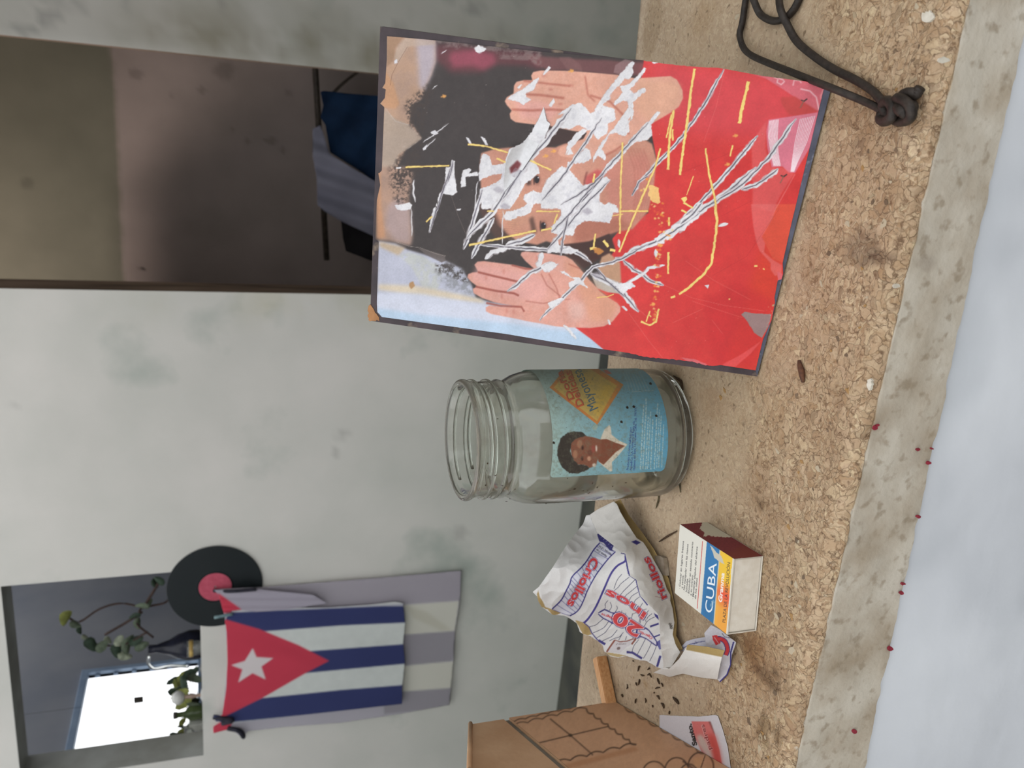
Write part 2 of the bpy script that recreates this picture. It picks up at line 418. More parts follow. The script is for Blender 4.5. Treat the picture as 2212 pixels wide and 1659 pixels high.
# reveals of the two openings (jambs, lintel, sill)
jm = noisy('jamb_plaster', (190, 192, 188), (160, 160, 152), 6.0, .85, .8, tint=True)
jb = noisy('jamb_brown_edge', (176, 150, 130), (120, 100, 84), 14.0, .8, .7, tint=True, stretch=(1, 1, .2))
slab('window_1_lintel_reveal', (WX0-.02, YW+.001, WZ1), (WX1+.02, YW+TH, WZ1+.03), jm).name = 'trim_1'
slab('trim_2', (WX0-.03, YW+.001, WZ0-.03), (WX0, YW+TH, WZ1), jm)
slab('trim_3', (WX1, YW+.001, WZ0-.03), (WX1+.03, YW+TH, WZ1), jm)
slab('trim_4', (WX0-.03, YW+.001, WZ0-.03), (WX1+.03, YW+TH, WZ0), jm)
slab('trim_5', (DX0-.03, YW+.001, ZB), (DX0, YW+TH, 1.25), jb)
slab('trim_6', (DX1, YW+.001, ZB), (DX1+.03, YW+TH, 1.25), jb)
slab('trim_7', (DX0-.03, YW+.001, 1.25), (DX1+.03, YW+TH, 1.28), jb)
# room shell
slab('wall_opposite_added', (-5.5, -4.3, -1.02), (4.5, -4.2, 1.3), noisy('added_wall_plaster', (168, 160, 148), (140, 132, 122), 3, .9, .8, tint=True))  # unseen wall added behind the camera for contrast in the glass reflections
grey_side = noisy('side_wall_plaster', (196, 198, 194), (180, 184, 180), 3, .85, 1.0, tint=True)
slab('floor', (-4.3, .60, -1.12), (1.8, 6.3, -1.02), concrete)
slab('ground', (-4.3, -4.2, -1.12), (3.0, .44, -1.02), noisy('outdoor_paving', (150, 148, 140), (120, 118, 110), 5, .9, .8, tint=True)).name = 'floor_outside'
slab('wall_left', (-4.3, .50, -1.02), (-4.2, YW, 2.3), grey_side)
slab('wall_right', (1.7, .60, -1.02), (1.8, 6.3, 2.3), grey_side)
slab('ceiling_added_right', (.12, .62, 1.75), (1.7, YW, 1.85), grey_side)  # partial roof added on the right to darken that end of the back wall
# front wall: the ledge is its sill; the opening goes on to both sides and up, out of the frame
def front_tint(P):
    t = np.ones((len(P), 3)); m = np.clip(nf(P, 9, 21)-.05, 0, .4); t *= 1-m[:, None]*np.array([.5, .47, .45])
    m = np.clip(nf(P, 45, 25)-.42, 0, .2)*5; t *= 1-np.clip(m, 0, 1)[:, None]*.25
    return t
tint_grid('wall_front', (-1.6, .3015, -1.02), (2.6, 0, 0), (0, 0, 1.02-.03), 400, 150, front_tint, plaster_f)
slab('wall_front_core', (-1.6, .304, -1.02), (1.0, .50, -.05), plaster_f).name = 'wall_front_core'
slab('wall_front_left', (-4.3, .30, -1.02), (-1.6, .50, 2.3), plaster_f)
slab('wall_front_right', (1.0, .30, -1.02), (3.0, .60, 2.3), plaster_f)
slab('wall_front_top', (-1.6, .30, 1.7), (1.0, .5, 2.3), plaster_f)

# ---- back rooms
YR = YW+TH
def rear_tint(P):
    t = np.ones((len(P), 3)); n = nf(P, 2.0, 31)
    z = P[:, 2]; up = np.clip((z-.625+.012*nf(P, 12, 33))/.02, 0, 1)        # the coat of greenish paint stops above the mauve one
    t = t*(1-up[:, None])+up[:, None]*np.array([.52, .60, .50]); t *= (1+.12*n)[:, None]
    for c, r in [((-.02, 4, .30), .018), ((-.05, 4, .42), .02), ((.02, 4, .55), .03), ((-.17, 4, .18), .022), ((-.20, 4, .05), .018), ((-.24, 4, -.03), .018), ((-.2, 4, .02), .03), ((-.21, 4, .12), .03), ((-.44, 4, .98), .04), ((.0, 4, -.05), .02), ((.07, 4, .2), .08)]:
        t *= 1-blob(P, c, (r*.7, .3, r*.7), .6)[:, None]*.25
    t *= 1-blob(P, (-.78, 4.0, .56), (.012, .1, .012), .1)[:, None]*.8
    return t
tint_grid('wall_rear', (-1.0, 4.0, -1.02), (2.7, 0, 0), (0, 0, 3.3), 220, 220, rear_tint, plaster_b)
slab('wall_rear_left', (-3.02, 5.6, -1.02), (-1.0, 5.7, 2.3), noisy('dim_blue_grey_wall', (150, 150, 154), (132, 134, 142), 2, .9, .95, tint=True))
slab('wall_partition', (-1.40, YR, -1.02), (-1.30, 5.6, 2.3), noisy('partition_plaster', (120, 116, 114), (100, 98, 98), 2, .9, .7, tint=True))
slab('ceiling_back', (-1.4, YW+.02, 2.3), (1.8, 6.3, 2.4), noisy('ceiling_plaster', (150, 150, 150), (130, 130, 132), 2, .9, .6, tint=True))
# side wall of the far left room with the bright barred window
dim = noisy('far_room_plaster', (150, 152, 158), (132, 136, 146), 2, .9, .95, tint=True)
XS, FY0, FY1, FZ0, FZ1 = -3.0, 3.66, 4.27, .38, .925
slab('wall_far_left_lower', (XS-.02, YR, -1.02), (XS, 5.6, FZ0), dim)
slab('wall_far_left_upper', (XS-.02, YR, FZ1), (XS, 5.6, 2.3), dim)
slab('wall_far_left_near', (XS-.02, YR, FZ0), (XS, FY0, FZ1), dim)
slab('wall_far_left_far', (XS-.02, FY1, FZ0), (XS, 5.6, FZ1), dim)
wf = noisy('window_frame_paint', (150, 170, 195), (130, 150, 176), 8, .5, .9)
win = empty('window_2', (XS, (FY0+FY1)/2, FZ0)); win['kind'] = 'structure'
for nm, lo, hi in [('window_frame', (XS-.02, FY0-.03, FZ1-.004), (XS+.02, FY1+.03, FZ1+.03)), ('window_frame', (XS-.02, FY0-.03, FZ0-.02), (XS+.02, FY1+.03, FZ0)),
                   ('window_frame', (XS-.02, FY0-.03, FZ0), (XS+.02, FY0, FZ1)), ('window_frame', (XS-.02, FY1, FZ0), (XS+.02, FY1+.03, FZ1))]:
    box(nm, lo, hi, wf, win, .003)
for k in range(6):
    z = FZ0+.045+k*(FZ1-FZ0-.06)/5.5
    box('hook', (XS-.01, FY1-.016, z), (XS+.005, FY1-.002, z+.022), wf, win, .002)

# ================================================================== THE LEDGE
def ledge_mat():
    m, nt, b = newmat('worn_terrazzo', .62, spec=.35); L = nt.links
    tc = N(nt, 'ShaderNodeTexCoord'); v = tc.outputs['Object']
    geo = N(nt, 'ShaderNodeNewGeometry'); sep = N(nt, 'ShaderNodeSeparateXYZ'); L.new(v, sep.inputs[0])
    nd = N(nt, 'ShaderNodeTexNoise', Scale=95.0, Detail=5.0); L.new(v, nd.inputs['Vector'])
    wv = nt.nodes.new('ShaderNodeVectorMath'); wv.operation = 'MULTIPLY_ADD'; L.new(nd.outputs['Color'], wv.inputs[0]); wv.inputs[1].default_value = (.017, .017, .017); L.new(v, wv.inputs[2])
    g = .68
    def vor(scale):
        a = N(nt, 'ShaderNodeTexVoronoi', Scale=scale); a.feature = 'F1'; L.new(wv.outputs[0], a.inputs['Vector'])
        e = N(nt, 'ShaderNodeTexVoronoi', Scale=scale); e.feature = 'DISTANCE_TO_EDGE'; L.new(wv.outputs[0], e.inputs['Vector'])
        s = N(nt, 'ShaderNodeSeparateColor'); L.new(a.outputs['Color'], s.inputs[0]); return s.outputs[0], e.outputs['Distance'], s.outputs[1]
    c1, e1, r1 = vor(230.0); c2, e2, r2 = vor(560.0)
    pal = [(0, L4((206, 180, 150), g)), (.22, L4((176, 144, 108), g)), (.45, L4((212, 188, 156), g)), (.7, L4((166, 134, 102), g)), (.88, L4((222, 200, 164), g)), (1, L4((132, 106, 82), g))]
    A = ramp(nt, c1, pal); B = ramp(nt, c2, pal)
    base = ramp(nt, N_noise(nt, v, 14.0), [(.3, L4((186, 165, 138), g)), (.7, L4((202, 182, 156), g))])
    # smooth cement with fine chips at the back, coarse broken stone towards the front edge
    chipm = ramp(nt, N_noise(nt, v, 260.0, 3), [(.52, 0.), (.60, 1.)])
    smoothc = mixc(nt, .45, base, B)
    smoothc = mixc(nt, ramp(nt, N_noise(nt, v, 240.0, 2), [(.64, 0.), (.72, .75)]), smoothc, L4((120, 98, 74), g))
    smoothc = mixc(nt, ramp(nt, e2, [(.0, .35), (.03, 0.)]), smoothc, L4((120, 96, 70), g))
    coarse = mixc(nt, ramp(nt, N_noise(nt, v, 70.0, 3), [(.40, .15), (.58, .9)]), A, B); em = N(nt, 'ShaderNodeMath', operation='MULTIPLY'); L.new(ramp(nt, e1, [(.0, .9), (.07, .0)]), em.inputs[0]); L.new(ramp(nt, N_noise(nt, v, 170.0, 3), [(.46, .05), (.62, 1.)]), em.inputs[1])
    coarse = mixc(nt, em.outputs[0], coarse, L4((112, 84, 58), g)); coarse = mixc(nt, ramp(nt, N_noise(nt, v, 330.0, 4), [(.58, .0), (.68, .8)]), coarse, L4((118, 90, 64), g)); coarse = mixc(nt, ramp(nt, N_noise(nt, v, 23.0, 3), [(.5, .0), (.7, .35)]), coarse, L4((140, 104, 72), g))
    coarse = mixc(nt, ramp(nt, e2, [(.0, .4), (.05, 0.)]), coarse, L4((130, 100, 68), g))
    at = N(nt, 'ShaderNodeAttribute', attribute_name='Zone'); sz = N(nt, 'ShaderNodeSeparateColor'); L.new(at.outputs['Color'], sz.inputs[0])
    ad = N(nt, 'ShaderNodeMath', operation='ADD'); L.new(sz.outputs[0], ad.inputs[0]); L.new(N_noise(nt, v, 40.0), ad.inputs[1])
    col = mixc(nt, ramp(nt, ad.outputs[0], [(.75, 0.), (1.0, 1.)]), smoothc, coarse)
    # orange-brown worn nosing
    ad2 = N(nt, 'ShaderNodeMath', operation='ADD'); L.new(sz.outputs[1], ad2.inputs[0]); L.new(N_noise(nt, v, 90.0, 4), ad2.inputs[1])
    nose = ramp(nt, N_noise(nt, v, 420.0, 4), [(.32, L4((140, 110, 82), g)), (.48, L4((180, 148, 110), g)), (.60, L4((204, 178, 142), g)), (.72, L4((226, 210, 186), g))])
    col = mixc(nt, ramp(nt, ad2.outputs[0], [(1.0, 0.), (1.35, .8)]), col, nose)
    # limewashed front face
    face = ramp(nt, N_noise(nt, v, 30.0, 5), [(.32, L4((176, 162, 142), .72)), (.62, L4((212, 205, 192), .72))])
    face = mixc(nt, ramp(nt, N_noise(nt, v, 150.0, 3), [(.55, 0.), (.68, .6)]), face, L4((150, 134, 112), .72))
    ad3 = N(nt, 'ShaderNodeMath', operation='ADD'); L.new(sz.outputs[2], ad3.inputs[0]); L.new(N_noise(nt, v, 120.0, 4), ad3.inputs[1])
    col = mixc(nt, ramp(nt, ad3.outputs[0], [(.9, 0.), (1.1, 1.)]), col, face)
    tn = N(nt, 'ShaderNodeAttribute', attribute_name='Tint'); col = mixc(nt, 1.0, col, tn.outputs['Color'], 'MULTIPLY')
    L.new(col, b.inputs['Base Color'])
    mul = N(nt, 'ShaderNodeMath', operation='MULTIPLY'); L.new(ramp(nt, e1, [(0, 0.), (.08, 1.)]), mul.inputs[0]); L.new(sz.outputs[0], mul.inputs[1])
    ad4 = N(nt, 'ShaderNodeMath', operation='ADD'); L.new(mul.outputs[0], ad4.inputs[0]); L.new(N_noise(nt, v, 400.0, 4), ad4.inputs[1])
    bp = N(nt, 'ShaderNodeBump', Strength=.7, Distance=.0005); L.new(ad4.outputs[0], bp.inputs['Height']); L.new(bp.outputs[0], b.inputs['Normal'])
    return m
def N_noise(nt, v, scale, detail=4):
    n = N(nt, 'ShaderNodeTexNoise', Scale=scale, Detail=float(detail)); nt.links.new(v, n.inputs['Vector']); return n.outputs['Fac']
LX0, LX1 = -1.0, .75
def zlow(x): return -.0414+.0425*np.clip(x, -.6, .1)
def yback(x): return .578+.075*np.clip(x, -.8, .4)
def build_ledge():
    xs = np.concatenate([np.arange(LX0, -.50, .01), np.arange(-.50, .12, .0018), np.arange(.12, LX1, .01)])
    prof = [('f', k) for k in np.linspace(1, 0, 26)] + [('r', k) for k in np.linspace(0, 1, 9)[1:]] + [('t', k) for k in np.linspace(0, 1, 100)[1:]] + [('b', 1)]
    P = []; Zn = []; Tn = []
    for x in xs:
        zl = zlow(x) + .0016*mn.noise((x*38, 3, 1)) + .0012*mn.noise((x*130, 3, 1)) - .001
        ero = .0025*mn.noise((x*30, 7, 2))+.0018*mn.noise((x*110, 1, 2))
        yb = yback(x)
        for k, t in prof:
            if k == 'f': y = YF-.0005+.0012*t; z = -.007+(zl+.007)*t; zn = (0, max(0, .9-(abs(z+.008))*220), 1.0 if z < -.0075 else .45)
            elif k == 'r': a = t*pi/2; y = YF+.008-(.0085)*cos(a)+max(ero, 0)*sin(a); z = -.008+.008*sin(a)-max(0, ero)*.6*sin(2*a); zn = (1, .95, .3*(1-t))
            elif k == 't': y = YF+.008+(yb-YF-.008)*t; z = 0; d = (y-YF)
                # the zones
            else: y = yb+.001; z = -.12; zn = (0, 0, 0)
            if k == 't':
                zn = (np.clip(.92-(d-.012)/.12, .10, .92), np.clip(.74-(d-.006)/.007, 0, 1), 0)
            n = mn.noise((x*60, y*60, z*60+9)); n2 = mn.noise((x*240, y*240, z*240))
            if k == 'f': y += (n*.0008+n2*.0002)
            elif k == 'r': y += n*.0014+n2*.0006; z += n2*.0007
            elif k == 't': z += (n*.0002+n2*.00015)*(1 if d > .03 else 2.5) - .00035
            P.append((x, y, z)); Zn.append(zn)
    nv = len(prof); nx = len(xs); id_ = np.arange(nv*nx).reshape(nx, nv)
    Q = np.stack([id_[:-1, :-1], id_[1:, :-1], id_[1:, 1:], id_[:-1, 1:]], -1).reshape(-1, 4)
    P = np.array(P); o = fast_mesh('stone_ledge', P, Q, ledge_mat(), None, None, True)
    set_col(o.data, np.array(Zn, float), 'Zone')
    t = np.ones((len(P), 3))
    def px(c, p): return at_z(T(c, [p]))[0]
    stains = [('P', (1870, 545), (.010, .018), (.62, .6, .6)), ('P', (1905, 560), (.006, .01), (.6, .56, .54)), ('P', (1645, 1090), (.008, .006), (.6, .55, .48)),
              ('P', (1655, 1465), (.006, .012), (.55, .5, .44)), ('P', (1672, 1452), (.004, .006), (.5, .46, .4)), ('P', (1650, 1580), (.012, .008), (.62, .58, .5)),
              ('P', (1680, 1590), (.008, .006), (.6, .56, .5)), ('P', (1640, 1430), (.02, .02), (.84, .76, .68)), ('P', (1620, 1395), (.012, .02), (.8, .72, .62)),
              ('P', (1440, 1450), (.012, .03), (.85, .8, .74)), ('P', (1395, 1480), (.006, .006), (.8, .68, .5)), ('P', (1520, 30), (.02, .02), (.9, .86, .8)),
              ('P', (1310, 1470), (.03, .03), (.84, .83, .8)), ('P', (1275, 1440), (.05, .02), (.82, .82, .80)), ('P', (1460, 800), (.02, .02), (.8, .76, .7)),
              ('P', (1410, 60), (.03, .02), (.8, .76, .7)), ('P', (1545, 870), (.012, .02), (.93, .88, .84))]
    for i, (c, p, r, k) in enumerate(stains):
        w = blob(P, px(c, p), (r[0], r[1], .03), .5, 50+i, 60)[:, None]; t *= 1-w*(1-np.array(k))
    big = np.clip(.5+nf(P, 9, 77), 0, 1)[:, None]; t *= 1-.16*big*np.array([.7, .9, 1.2])
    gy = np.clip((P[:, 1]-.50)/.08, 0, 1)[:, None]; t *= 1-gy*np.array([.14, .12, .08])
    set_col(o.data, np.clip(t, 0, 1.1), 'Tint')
    return tag(o, 'long stone window ledge with eroded front edge and whitewashed face', 'ledge')
ledge = build_ledge()

# ================================================================== SCRATCHED PICTURE
def build_picture():
    Wt = None; W = (233, 231, 234); G = (118, 112, 124); Yl = (252, 222, 130)
    cv = Cv(790, 40, 1810, 830, 1.5, (60, 52, 52)); sh = (cv.h, cv.w)
    n1 = fbm(sh, 40, 1); n2 = fbm(sh, 14, 4); n3 = fbm(sh, 6, 9)
    nc = lambda a, b, n: np.array(a)*(1-n[..., None])+np.array(b)*n[..., None]
    st = lambda n, lo, hi: np.clip((n-lo)/(hi-lo), 0, 1)
    cv.c[:] = nc((56, 48, 48), (66, 58, 57), n2)
    # wine red glow at the top edge
    cv.poly(T('A', [(690, 260), (900, 240), (1090, 290), (1700, 330), (1751, 350), (1751, 520), (1600, 470), (1300, 460), (1150, 540), (850, 540), (690, 400)]), (112, 54, 62), .75, 9)
    cv.poly(T('A', [(860, 330), (1080, 310), (1280, 350), (1300, 440), (1180, 510), (1050, 470), (880, 490), (830, 400)]), (160, 72, 92), .85, 8)
    cv.poly(T('C', [(640, 90), (1180, 130), (1480, 140), (1700, 160), (1896, 170), (1896, 300), (1500, 290), (1250, 260), (1150, 240), (900, 250), (760, 200)]), (128, 78, 80), .8, 4)
    cv.poly(T('C', [(980, 110), (1100, 110), (1200, 180), (1240, 300), (1100, 290), (1040, 200)]), (140, 100, 98), .5, 2)
    cv.poly(T('C', [(1540, 270), (1560, 190), (1660, 130), (1740, 150), (1720, 260), (1620, 290)]), (170, 138, 140), .6, 1)
    cv.poly(T('A', [(700, 215), (1150, 250), (1700, 320), (1750, 330), (1750, 500), (1640, 420), (1320, 400), (1300, 330), (1090, 300), (960, 270), (900, 320), (760, 290)]), (150, 136, 132), .55, 2, mod=st(n2, .3, .6))
    # pale stained strip (left side of the frame)
    cv.poly(T('A', [(215, 150), (450, 180), (700, 210), (700, 430), (660, 560), (610, 660), (560, 800), (470, 860), (440, 1000), (560, 1190), (480, 1250), (400, 1300), (330, 1450), (330, 1659), (100, 1659), (120, 900)]), nc((198, 158, 128), (176, 146, 130), n1), 1, 3)
    cv.poly(T('A', [(500, 190), (700, 220), (700, 430), (650, 580), (600, 700), (540, 700), (520, 400)]), (182, 172, 184), .9, 8)
    cv.poly(T('A', [(400, 190), (690, 225), (690, 260), (430, 280), (330, 440), (290, 400), (310, 300)]), (196, 174, 158), .7, 2)
    cv.poly(T('A', [(215, 170), (380, 185), (300, 290), (280, 420), (215, 480)]), (164, 128, 100), .8, 2)
    cv.poly(T('A', [(190, 500), (280, 640), (340, 850), (300, 900), (160, 880), (180, 700)]), (200, 150, 112), .9, 3)
    cv.poly(T('A', [(190, 900), (300, 1000), (430, 1050), (560, 1190), (430, 1290), (330, 1350), (300, 1500), (160, 1540)]), (178, 162, 148), .75, 2)
    cv.line(T('A', [(420, 280), (330, 430), (265, 560), (250, 660)]), .8, (120, 84, 66), .8)
    cv.line(T('A', [(200, 890), (300, 1020), (440, 1060), (560, 1190), (430, 1290)]), .8, (206, 198, 196), .7)
    B0 = [(110, 0), (400, 0), (480, 60), (430, 300), (450, 500), (470, 700), (450, 780), (300, 745), (130, 725)]
    cv.poly(T('B', B0), nc((196, 156, 132), (150, 124, 112), n1), 1, 5)
    cv.poly(T('B', [(330, 300), (450, 420), (450, 760), (300, 740), (200, 600), (220, 380)]), (178, 156, 156), .8, 8)
    cv.poly(T('B', [(110, 40), (150, 30), (160, 400), (200, 700), (110, 715)]), (202, 146, 106), .8, 4)
    for c, pts, al in [('A', [(380, 850), (640, 640), (700, 620), (620, 900), (560, 1180), (430, 1050)], .95), ('A', [(300, 1400), (560, 1200), (560, 1500), (420, 1659), (250, 1659)], .9),
                       ('B', [(230, 0), (480, 0), (460, 330), (300, 380), (250, 200)], .8)]:
        cv.poly(T(c, pts), (66, 54, 50), al, 6, mod=st(n3*.6+n2*.4, .42, .60))
    # sky blue lower part
    cv.poly(T('B', [(130, 735), (300, 760), (420, 820), (560, 860), (790, 930), (960, 1010), (1060, 1180), (1100, 1300), (1240, 1340), (1751, 1400), (2420, 1450), (2420, 1830), (1751, 1740), (100, 1659)]), nc((196, 198, 214), (186, 188, 206), n1), 1, 3)
    cv.poly(T('B', [(140, 740), (400, 800), (330, 880), (140, 790)]), (200, 172, 136), .8, 4)
    cv.poly(T('B', [(340, 880), (430, 840), (560, 880), (700, 960), (800, 1020), (700, 1250), (560, 1180), (470, 1010)]), (196, 198, 190), .75, 3, mod=st(n2, .2, .6))
    cv.poly(T('B', [(780, 940), (960, 1010), (1060, 1180), (1090, 1290), (960, 1250), (760, 1180), (690, 1040)]), (140, 142, 146), .7, 6, mod=st(n2, .35, .6))
    cv.poly(T('B', [(700, 940), (960, 980), (1040, 1150), (930, 1130), (800, 1060), (700, 1040)]), (70, 62, 62), .9, 4, mod=st(n3*.5+n2*.5, .45, .6))
    cv.poly(T('B', [(130, 1165), (500, 1180), (760, 1230), (1150, 1310), (1200, 1360), (700, 1300), (130, 1220)]), (224, 206, 178), .9, 5)
    cv.poly(T('B', [(115, 1250), (560, 1260), (900, 1320), (1400, 1400), (1751, 1480), (2420, 1500), (2420, 1830), (1751, 1740), (100, 1659)]), (216, 220, 236), .95, 6)
    cv.poly(T('B', [(115, 1400), (560, 1470), (1000, 1510), (1500, 1560), (1751, 1600), (2420, 1660), (2420, 1840), (1751, 1750), (100, 1600)]), (188, 212, 236), .9, 6)
    cv.poly(T('B', [(520, 800), (700, 850), (790, 880), (800, 930), (760, 950), (600, 870)]), (104, 94, 92), .9, 1)
    cv.line(T('B', [(310, 745), (450, 790), (540, 800), (700, 860), (800, 885)]), .8, (176, 164, 156), .8)
    cv.poly(jag(T('B', [(440, 1150), (480, 1140), (495, 1180), (460, 1210), (435, 1180)]), 1), (182, 140, 96), 1, .5)
    # hair and shirt
    cv.poly(T('D', [(1150, 1450), (1480, 1130), (1360, 1050)]) + [(1323, 514), (1335, 500), (1400, 459), (1405, 400), (1417, 340), (1385, 168), (1392, 120), (1800, 180), (1810, 300), (1640, 820), (1200, 760)] + T('D', [(1470, 1700), (1300, 1560)]), nc((226, 66, 62), (212, 50, 52), n1), 1, .7)
    cv.poly([(1392, 120), (1800, 180), (1790, 260), (1650, 300), (1500, 290), (1420, 260)], (222, 82, 92), .65, 30)
    cv.poly([(1660, 480), (1720, 470), (1690, 600), (1640, 820), (1560, 800)], (222, 66, 44), .7, 14)
    cv.poly(T('F', [(820, 900), (1100, 700), (1460, 900), (1340, 1250), (1280, 1520), (900, 1480), (840, 1250)]), (206, 46, 50), .7, 12)
    cv.poly(T('F', [(1340, 300), (1480, 0), (1660, 0), (1530, 540), (1440, 500)]), (228, 84, 62), .95, .8)
    cv.poly(T('F', [(1380, 0), (1560, 0), (1440, 130), (1340, 300)]), (226, 100, 96), .0)
    # face
    face = [(1036, 362), (1040, 330), (1066, 322), (1100, 318), (1160, 316), (1200, 318), (1240, 300), (1300, 296), (1385, 296), (1408, 310), (1418, 345), (1412, 400), (1400, 455), (1366, 494), (1330, 500), (1290, 515), (1250, 528), (1215, 530), (1180, 520), (1160, 528), (1120, 520), (1095, 505), (1075, 485), (1060, 440), (1040, 410)]
    cv.poly(face, nc((202, 140, 118), (214, 154, 132), n2), 1, 1.5)
    cv.poly([(1060, 400), (1110, 390), (1150, 440), (1140, 490), (1095, 480), (1070, 450)], (216, 160, 132), .6, 10)
    cv.poly([(1210, 350), (1270, 330), (1300, 380), (1280, 430), (1220, 430)], (222, 160, 138), .6, 12)
    cv.poly([(1300, 350), (1400, 330), (1410, 400), (1370, 480), (1320, 480)], (206, 128, 116), .55, 10)
    cv.poly([(1290, 395), (1310, 372), (1290, 365), (1265, 380), (1262, 410), (1280, 425)], (204, 84, 84), .85, 4)
    cv.line([(1268, 370), (1262, 392), (1264, 415), (1270, 432)], 3, (120, 56, 54), .8, 1.5)
    cv.poly([(1238, 470), (1340, 470), (1370, 490), (1300, 512), (1240, 528)], (168, 96, 78), .6, 8)
    for c in [(1160, 387), (1174, 487)]:
        cv.ell(c, 8, 13, (150, 96, 80), alpha=.7, soft=4); cv.ell(c, 5.5, 8, (40, 30, 36), soft=1); cv.ell((c[0]+3, c[1]-4), 1.4, 1.4, (240, 236, 240)); cv.ell((c[0]-6, c[1]), 2, 12, (70, 46, 44), soft=1.2, alpha=.8)
    cv.poly([(1136, 372), (1145, 368), (1148, 398), (1138, 400)], (60, 40, 38), .8, 3)
    cv.poly([(1143, 472), (1152, 466), (1160, 500), (1150, 506)], (84, 58, 50), .8, 4)
    cv.line([(1170, 440), (1205, 432), (1232, 436)], 5, (186, 116, 96), .7, 3); cv.ell((1236, 425), 4, 6, (130, 66, 60), soft=2, alpha=.7)
    for k in range(6):
        cv.line(T('E', [(20+k*30, 960), (90+k*30, 1150), (100+k*26, 1400), (60+k*24, 1640)]), 3, (184, 104, 92), .45, 2.5)
    cv.poly(T('D', [(180, 150), (330, 260), (400, 420), (500, 540), (350, 560), (240, 400), (170, 250)]), (92, 62, 54), .75, 5)
    cv.poly(T('D', [(1500, 490), (1530, 560), (1560, 650), (1500, 740), (1380, 760), (1240, 850), (1170, 790), (1050, 700), (860, 650), (1040, 600), (1300, 570)]), (70, 44, 40), 1, 2)
    cv.poly(T('D', [(1420, 730), (1500, 690), (1610, 790), (1620, 990), (1500, 980), (1380, 860)]), (196, 152, 122), 1, 2)
    cv.poly(T('D', [(1320, 930), (1440, 930), (1640, 1000), (1640, 1110), (1480, 1090), (1370, 1050)]), (198, 186, 174), 1, 1)
    for k in range(14):
        y = 455+k*5; cv.line([(1075+k*2, y), (1105+k*3, y+3)], .8, (236, 180, 130), .6, rough=.5, seed=k)
    # hands
    cv.poly(T('C', [(860, 850), (900, 810), (1050, 850), (1130, 870), (1270, 870), (1250, 940), (1100, 985), (980, 1000), (800, 1040)]), (66, 46, 44), 1, 1.5)
    rh = T('C', [(720, 262), (800, 246), (1050, 250), (1250, 262), (1570, 290)])+[(1373, 169), (1448, 164), (1462, 172), (1474, 195), (1475, 212), (1466, 230), (1448, 243), (1407, 267), (1402, 300)]+T('C', [(1700, 1000), (1600, 1050), (1450, 1115), (1300, 1140), (1100, 1140), (1000, 1120), (970, 1090), (1000, 1030), (1100, 1000), (1230, 950), (1270, 880), (1130, 865), (900, 815), (700, 795), (540, 775), (490, 740), (480, 690), (500, 655), (450, 600), (430, 560), (450, 520), (520, 480), (525, 400), (550, 362), (620, 346), (712, 345), (700, 300)])
    cv.poly(rh, nc((226, 164, 140), (234, 178, 158), n2), 1, 1.2)
    cv.poly(T('C', [(520, 540), (800, 560), (1000, 640), (900, 760), (600, 740)]), (236, 172, 164), .7, 8)
    cv.poly([(1380, 170), (1470, 180), (1465, 230), (1400, 262), (1370, 230)], (230, 176, 146), .6, 8)
    for l, wd in [([(620, 352), (760, 368), (900, 385), (1100, 405)], 4), ([(640, 490), (800, 498), (1040, 530)], 5), ([(500, 645), (700, 655), (900, 645), (1040, 655)], 5), ([(1300, 500), (1500, 560), (1640, 700), (1700, 900)], 4), ([(1250, 300), (1280, 500), (1350, 560)], 3), ([(1450, 1115), (1560, 1060), (1650, 1000)], 4)]:
        cv.line(T('C', l), wd, (178, 98, 82), .75, 1.6)
    for c in [(830, 300), (1110, 400), (1000, 590), (900, 440)]: cv.ell(T('C', [c])[0], 5, 3, (196, 116, 100), alpha=.5, soft=2.5)
    lh = T('D', [(120, 810), (150, 778), (220, 772), (500, 808), (700, 850), (730, 850), (640, 770), (592, 710), (600, 682), (640, 674), (860, 690), (1050, 720), (1120, 760), (1180, 830), (1260, 920), (1290, 960), (1340, 1010), (1400, 1080), (1480, 1140), (1580, 1200), (1612, 1240), (1610, 1290), (1530, 1390), (1440, 1440), (1300, 1456), (1100, 1450), (960, 1440), (800, 1410), (650, 1385), (550, 1362), (290, 1312), (238, 1285), (236, 1245), (270, 1226), (420, 1240), (560, 1238), (330, 1195), (200, 1150), (112, 1100), (103, 1055), (150, 1030), (90, 985), (48, 940), (55, 905), (100, 888), (160, 884)])
    cv.poly(lh, nc((226, 158, 140), (234, 176, 162), n2), 1, 1.2)
    cv.poly(T('D', [(150, 800), (700, 900), (900, 1000), (800, 1200), (400, 1120), (100, 950)]), (238, 176, 170), .6, 9)
    cv.poly(T('D', [(1050, 730), (1160, 800), (1290, 960), (1590, 1210), (1520, 1380), (1300, 1400), (1200, 1100), (1050, 850)]), (226, 160, 126), .6, 9)
    cv.poly(T('D', [(1080, 1180), (1240, 1200), (1240, 1360), (1100, 1380)]), (240, 200, 190), .6, 9)
    for l, wd, a in [([(155, 884), (300, 920), (450, 955), (570, 985)], 4.5, .9), ([(130, 1032), (330, 1075), (520, 1100), (575, 1125)], 4.5, .9), ([(240, 1200), (380, 1228), (600, 1240), (630, 1290)], 4.5, .85), ([(500, 812), (640, 850), (720, 852)], 4, .8),
                     ([(800, 900), (860, 1020), (1000, 1130), (960, 1180), (820, 1205), (640, 1180)], 2.5, .5), ([(880, 900), (960, 1050), (990, 1150)], 2.5, .5), ([(930, 1180), (1100, 1160)], 2, .4), ([(1080, 800), (1200, 850)], 3, .5)]:
        cv.line(T('D', l), wd, (164, 84, 72), a, 1.4)
    for c in [(420, 880), (240, 940), (400, 1130), (450, 1280), (520, 1290), (760, 740)]: cv.ell(T('D', [c])[0], 2.5, 6, (208, 126, 112), alpha=.5, soft=2)
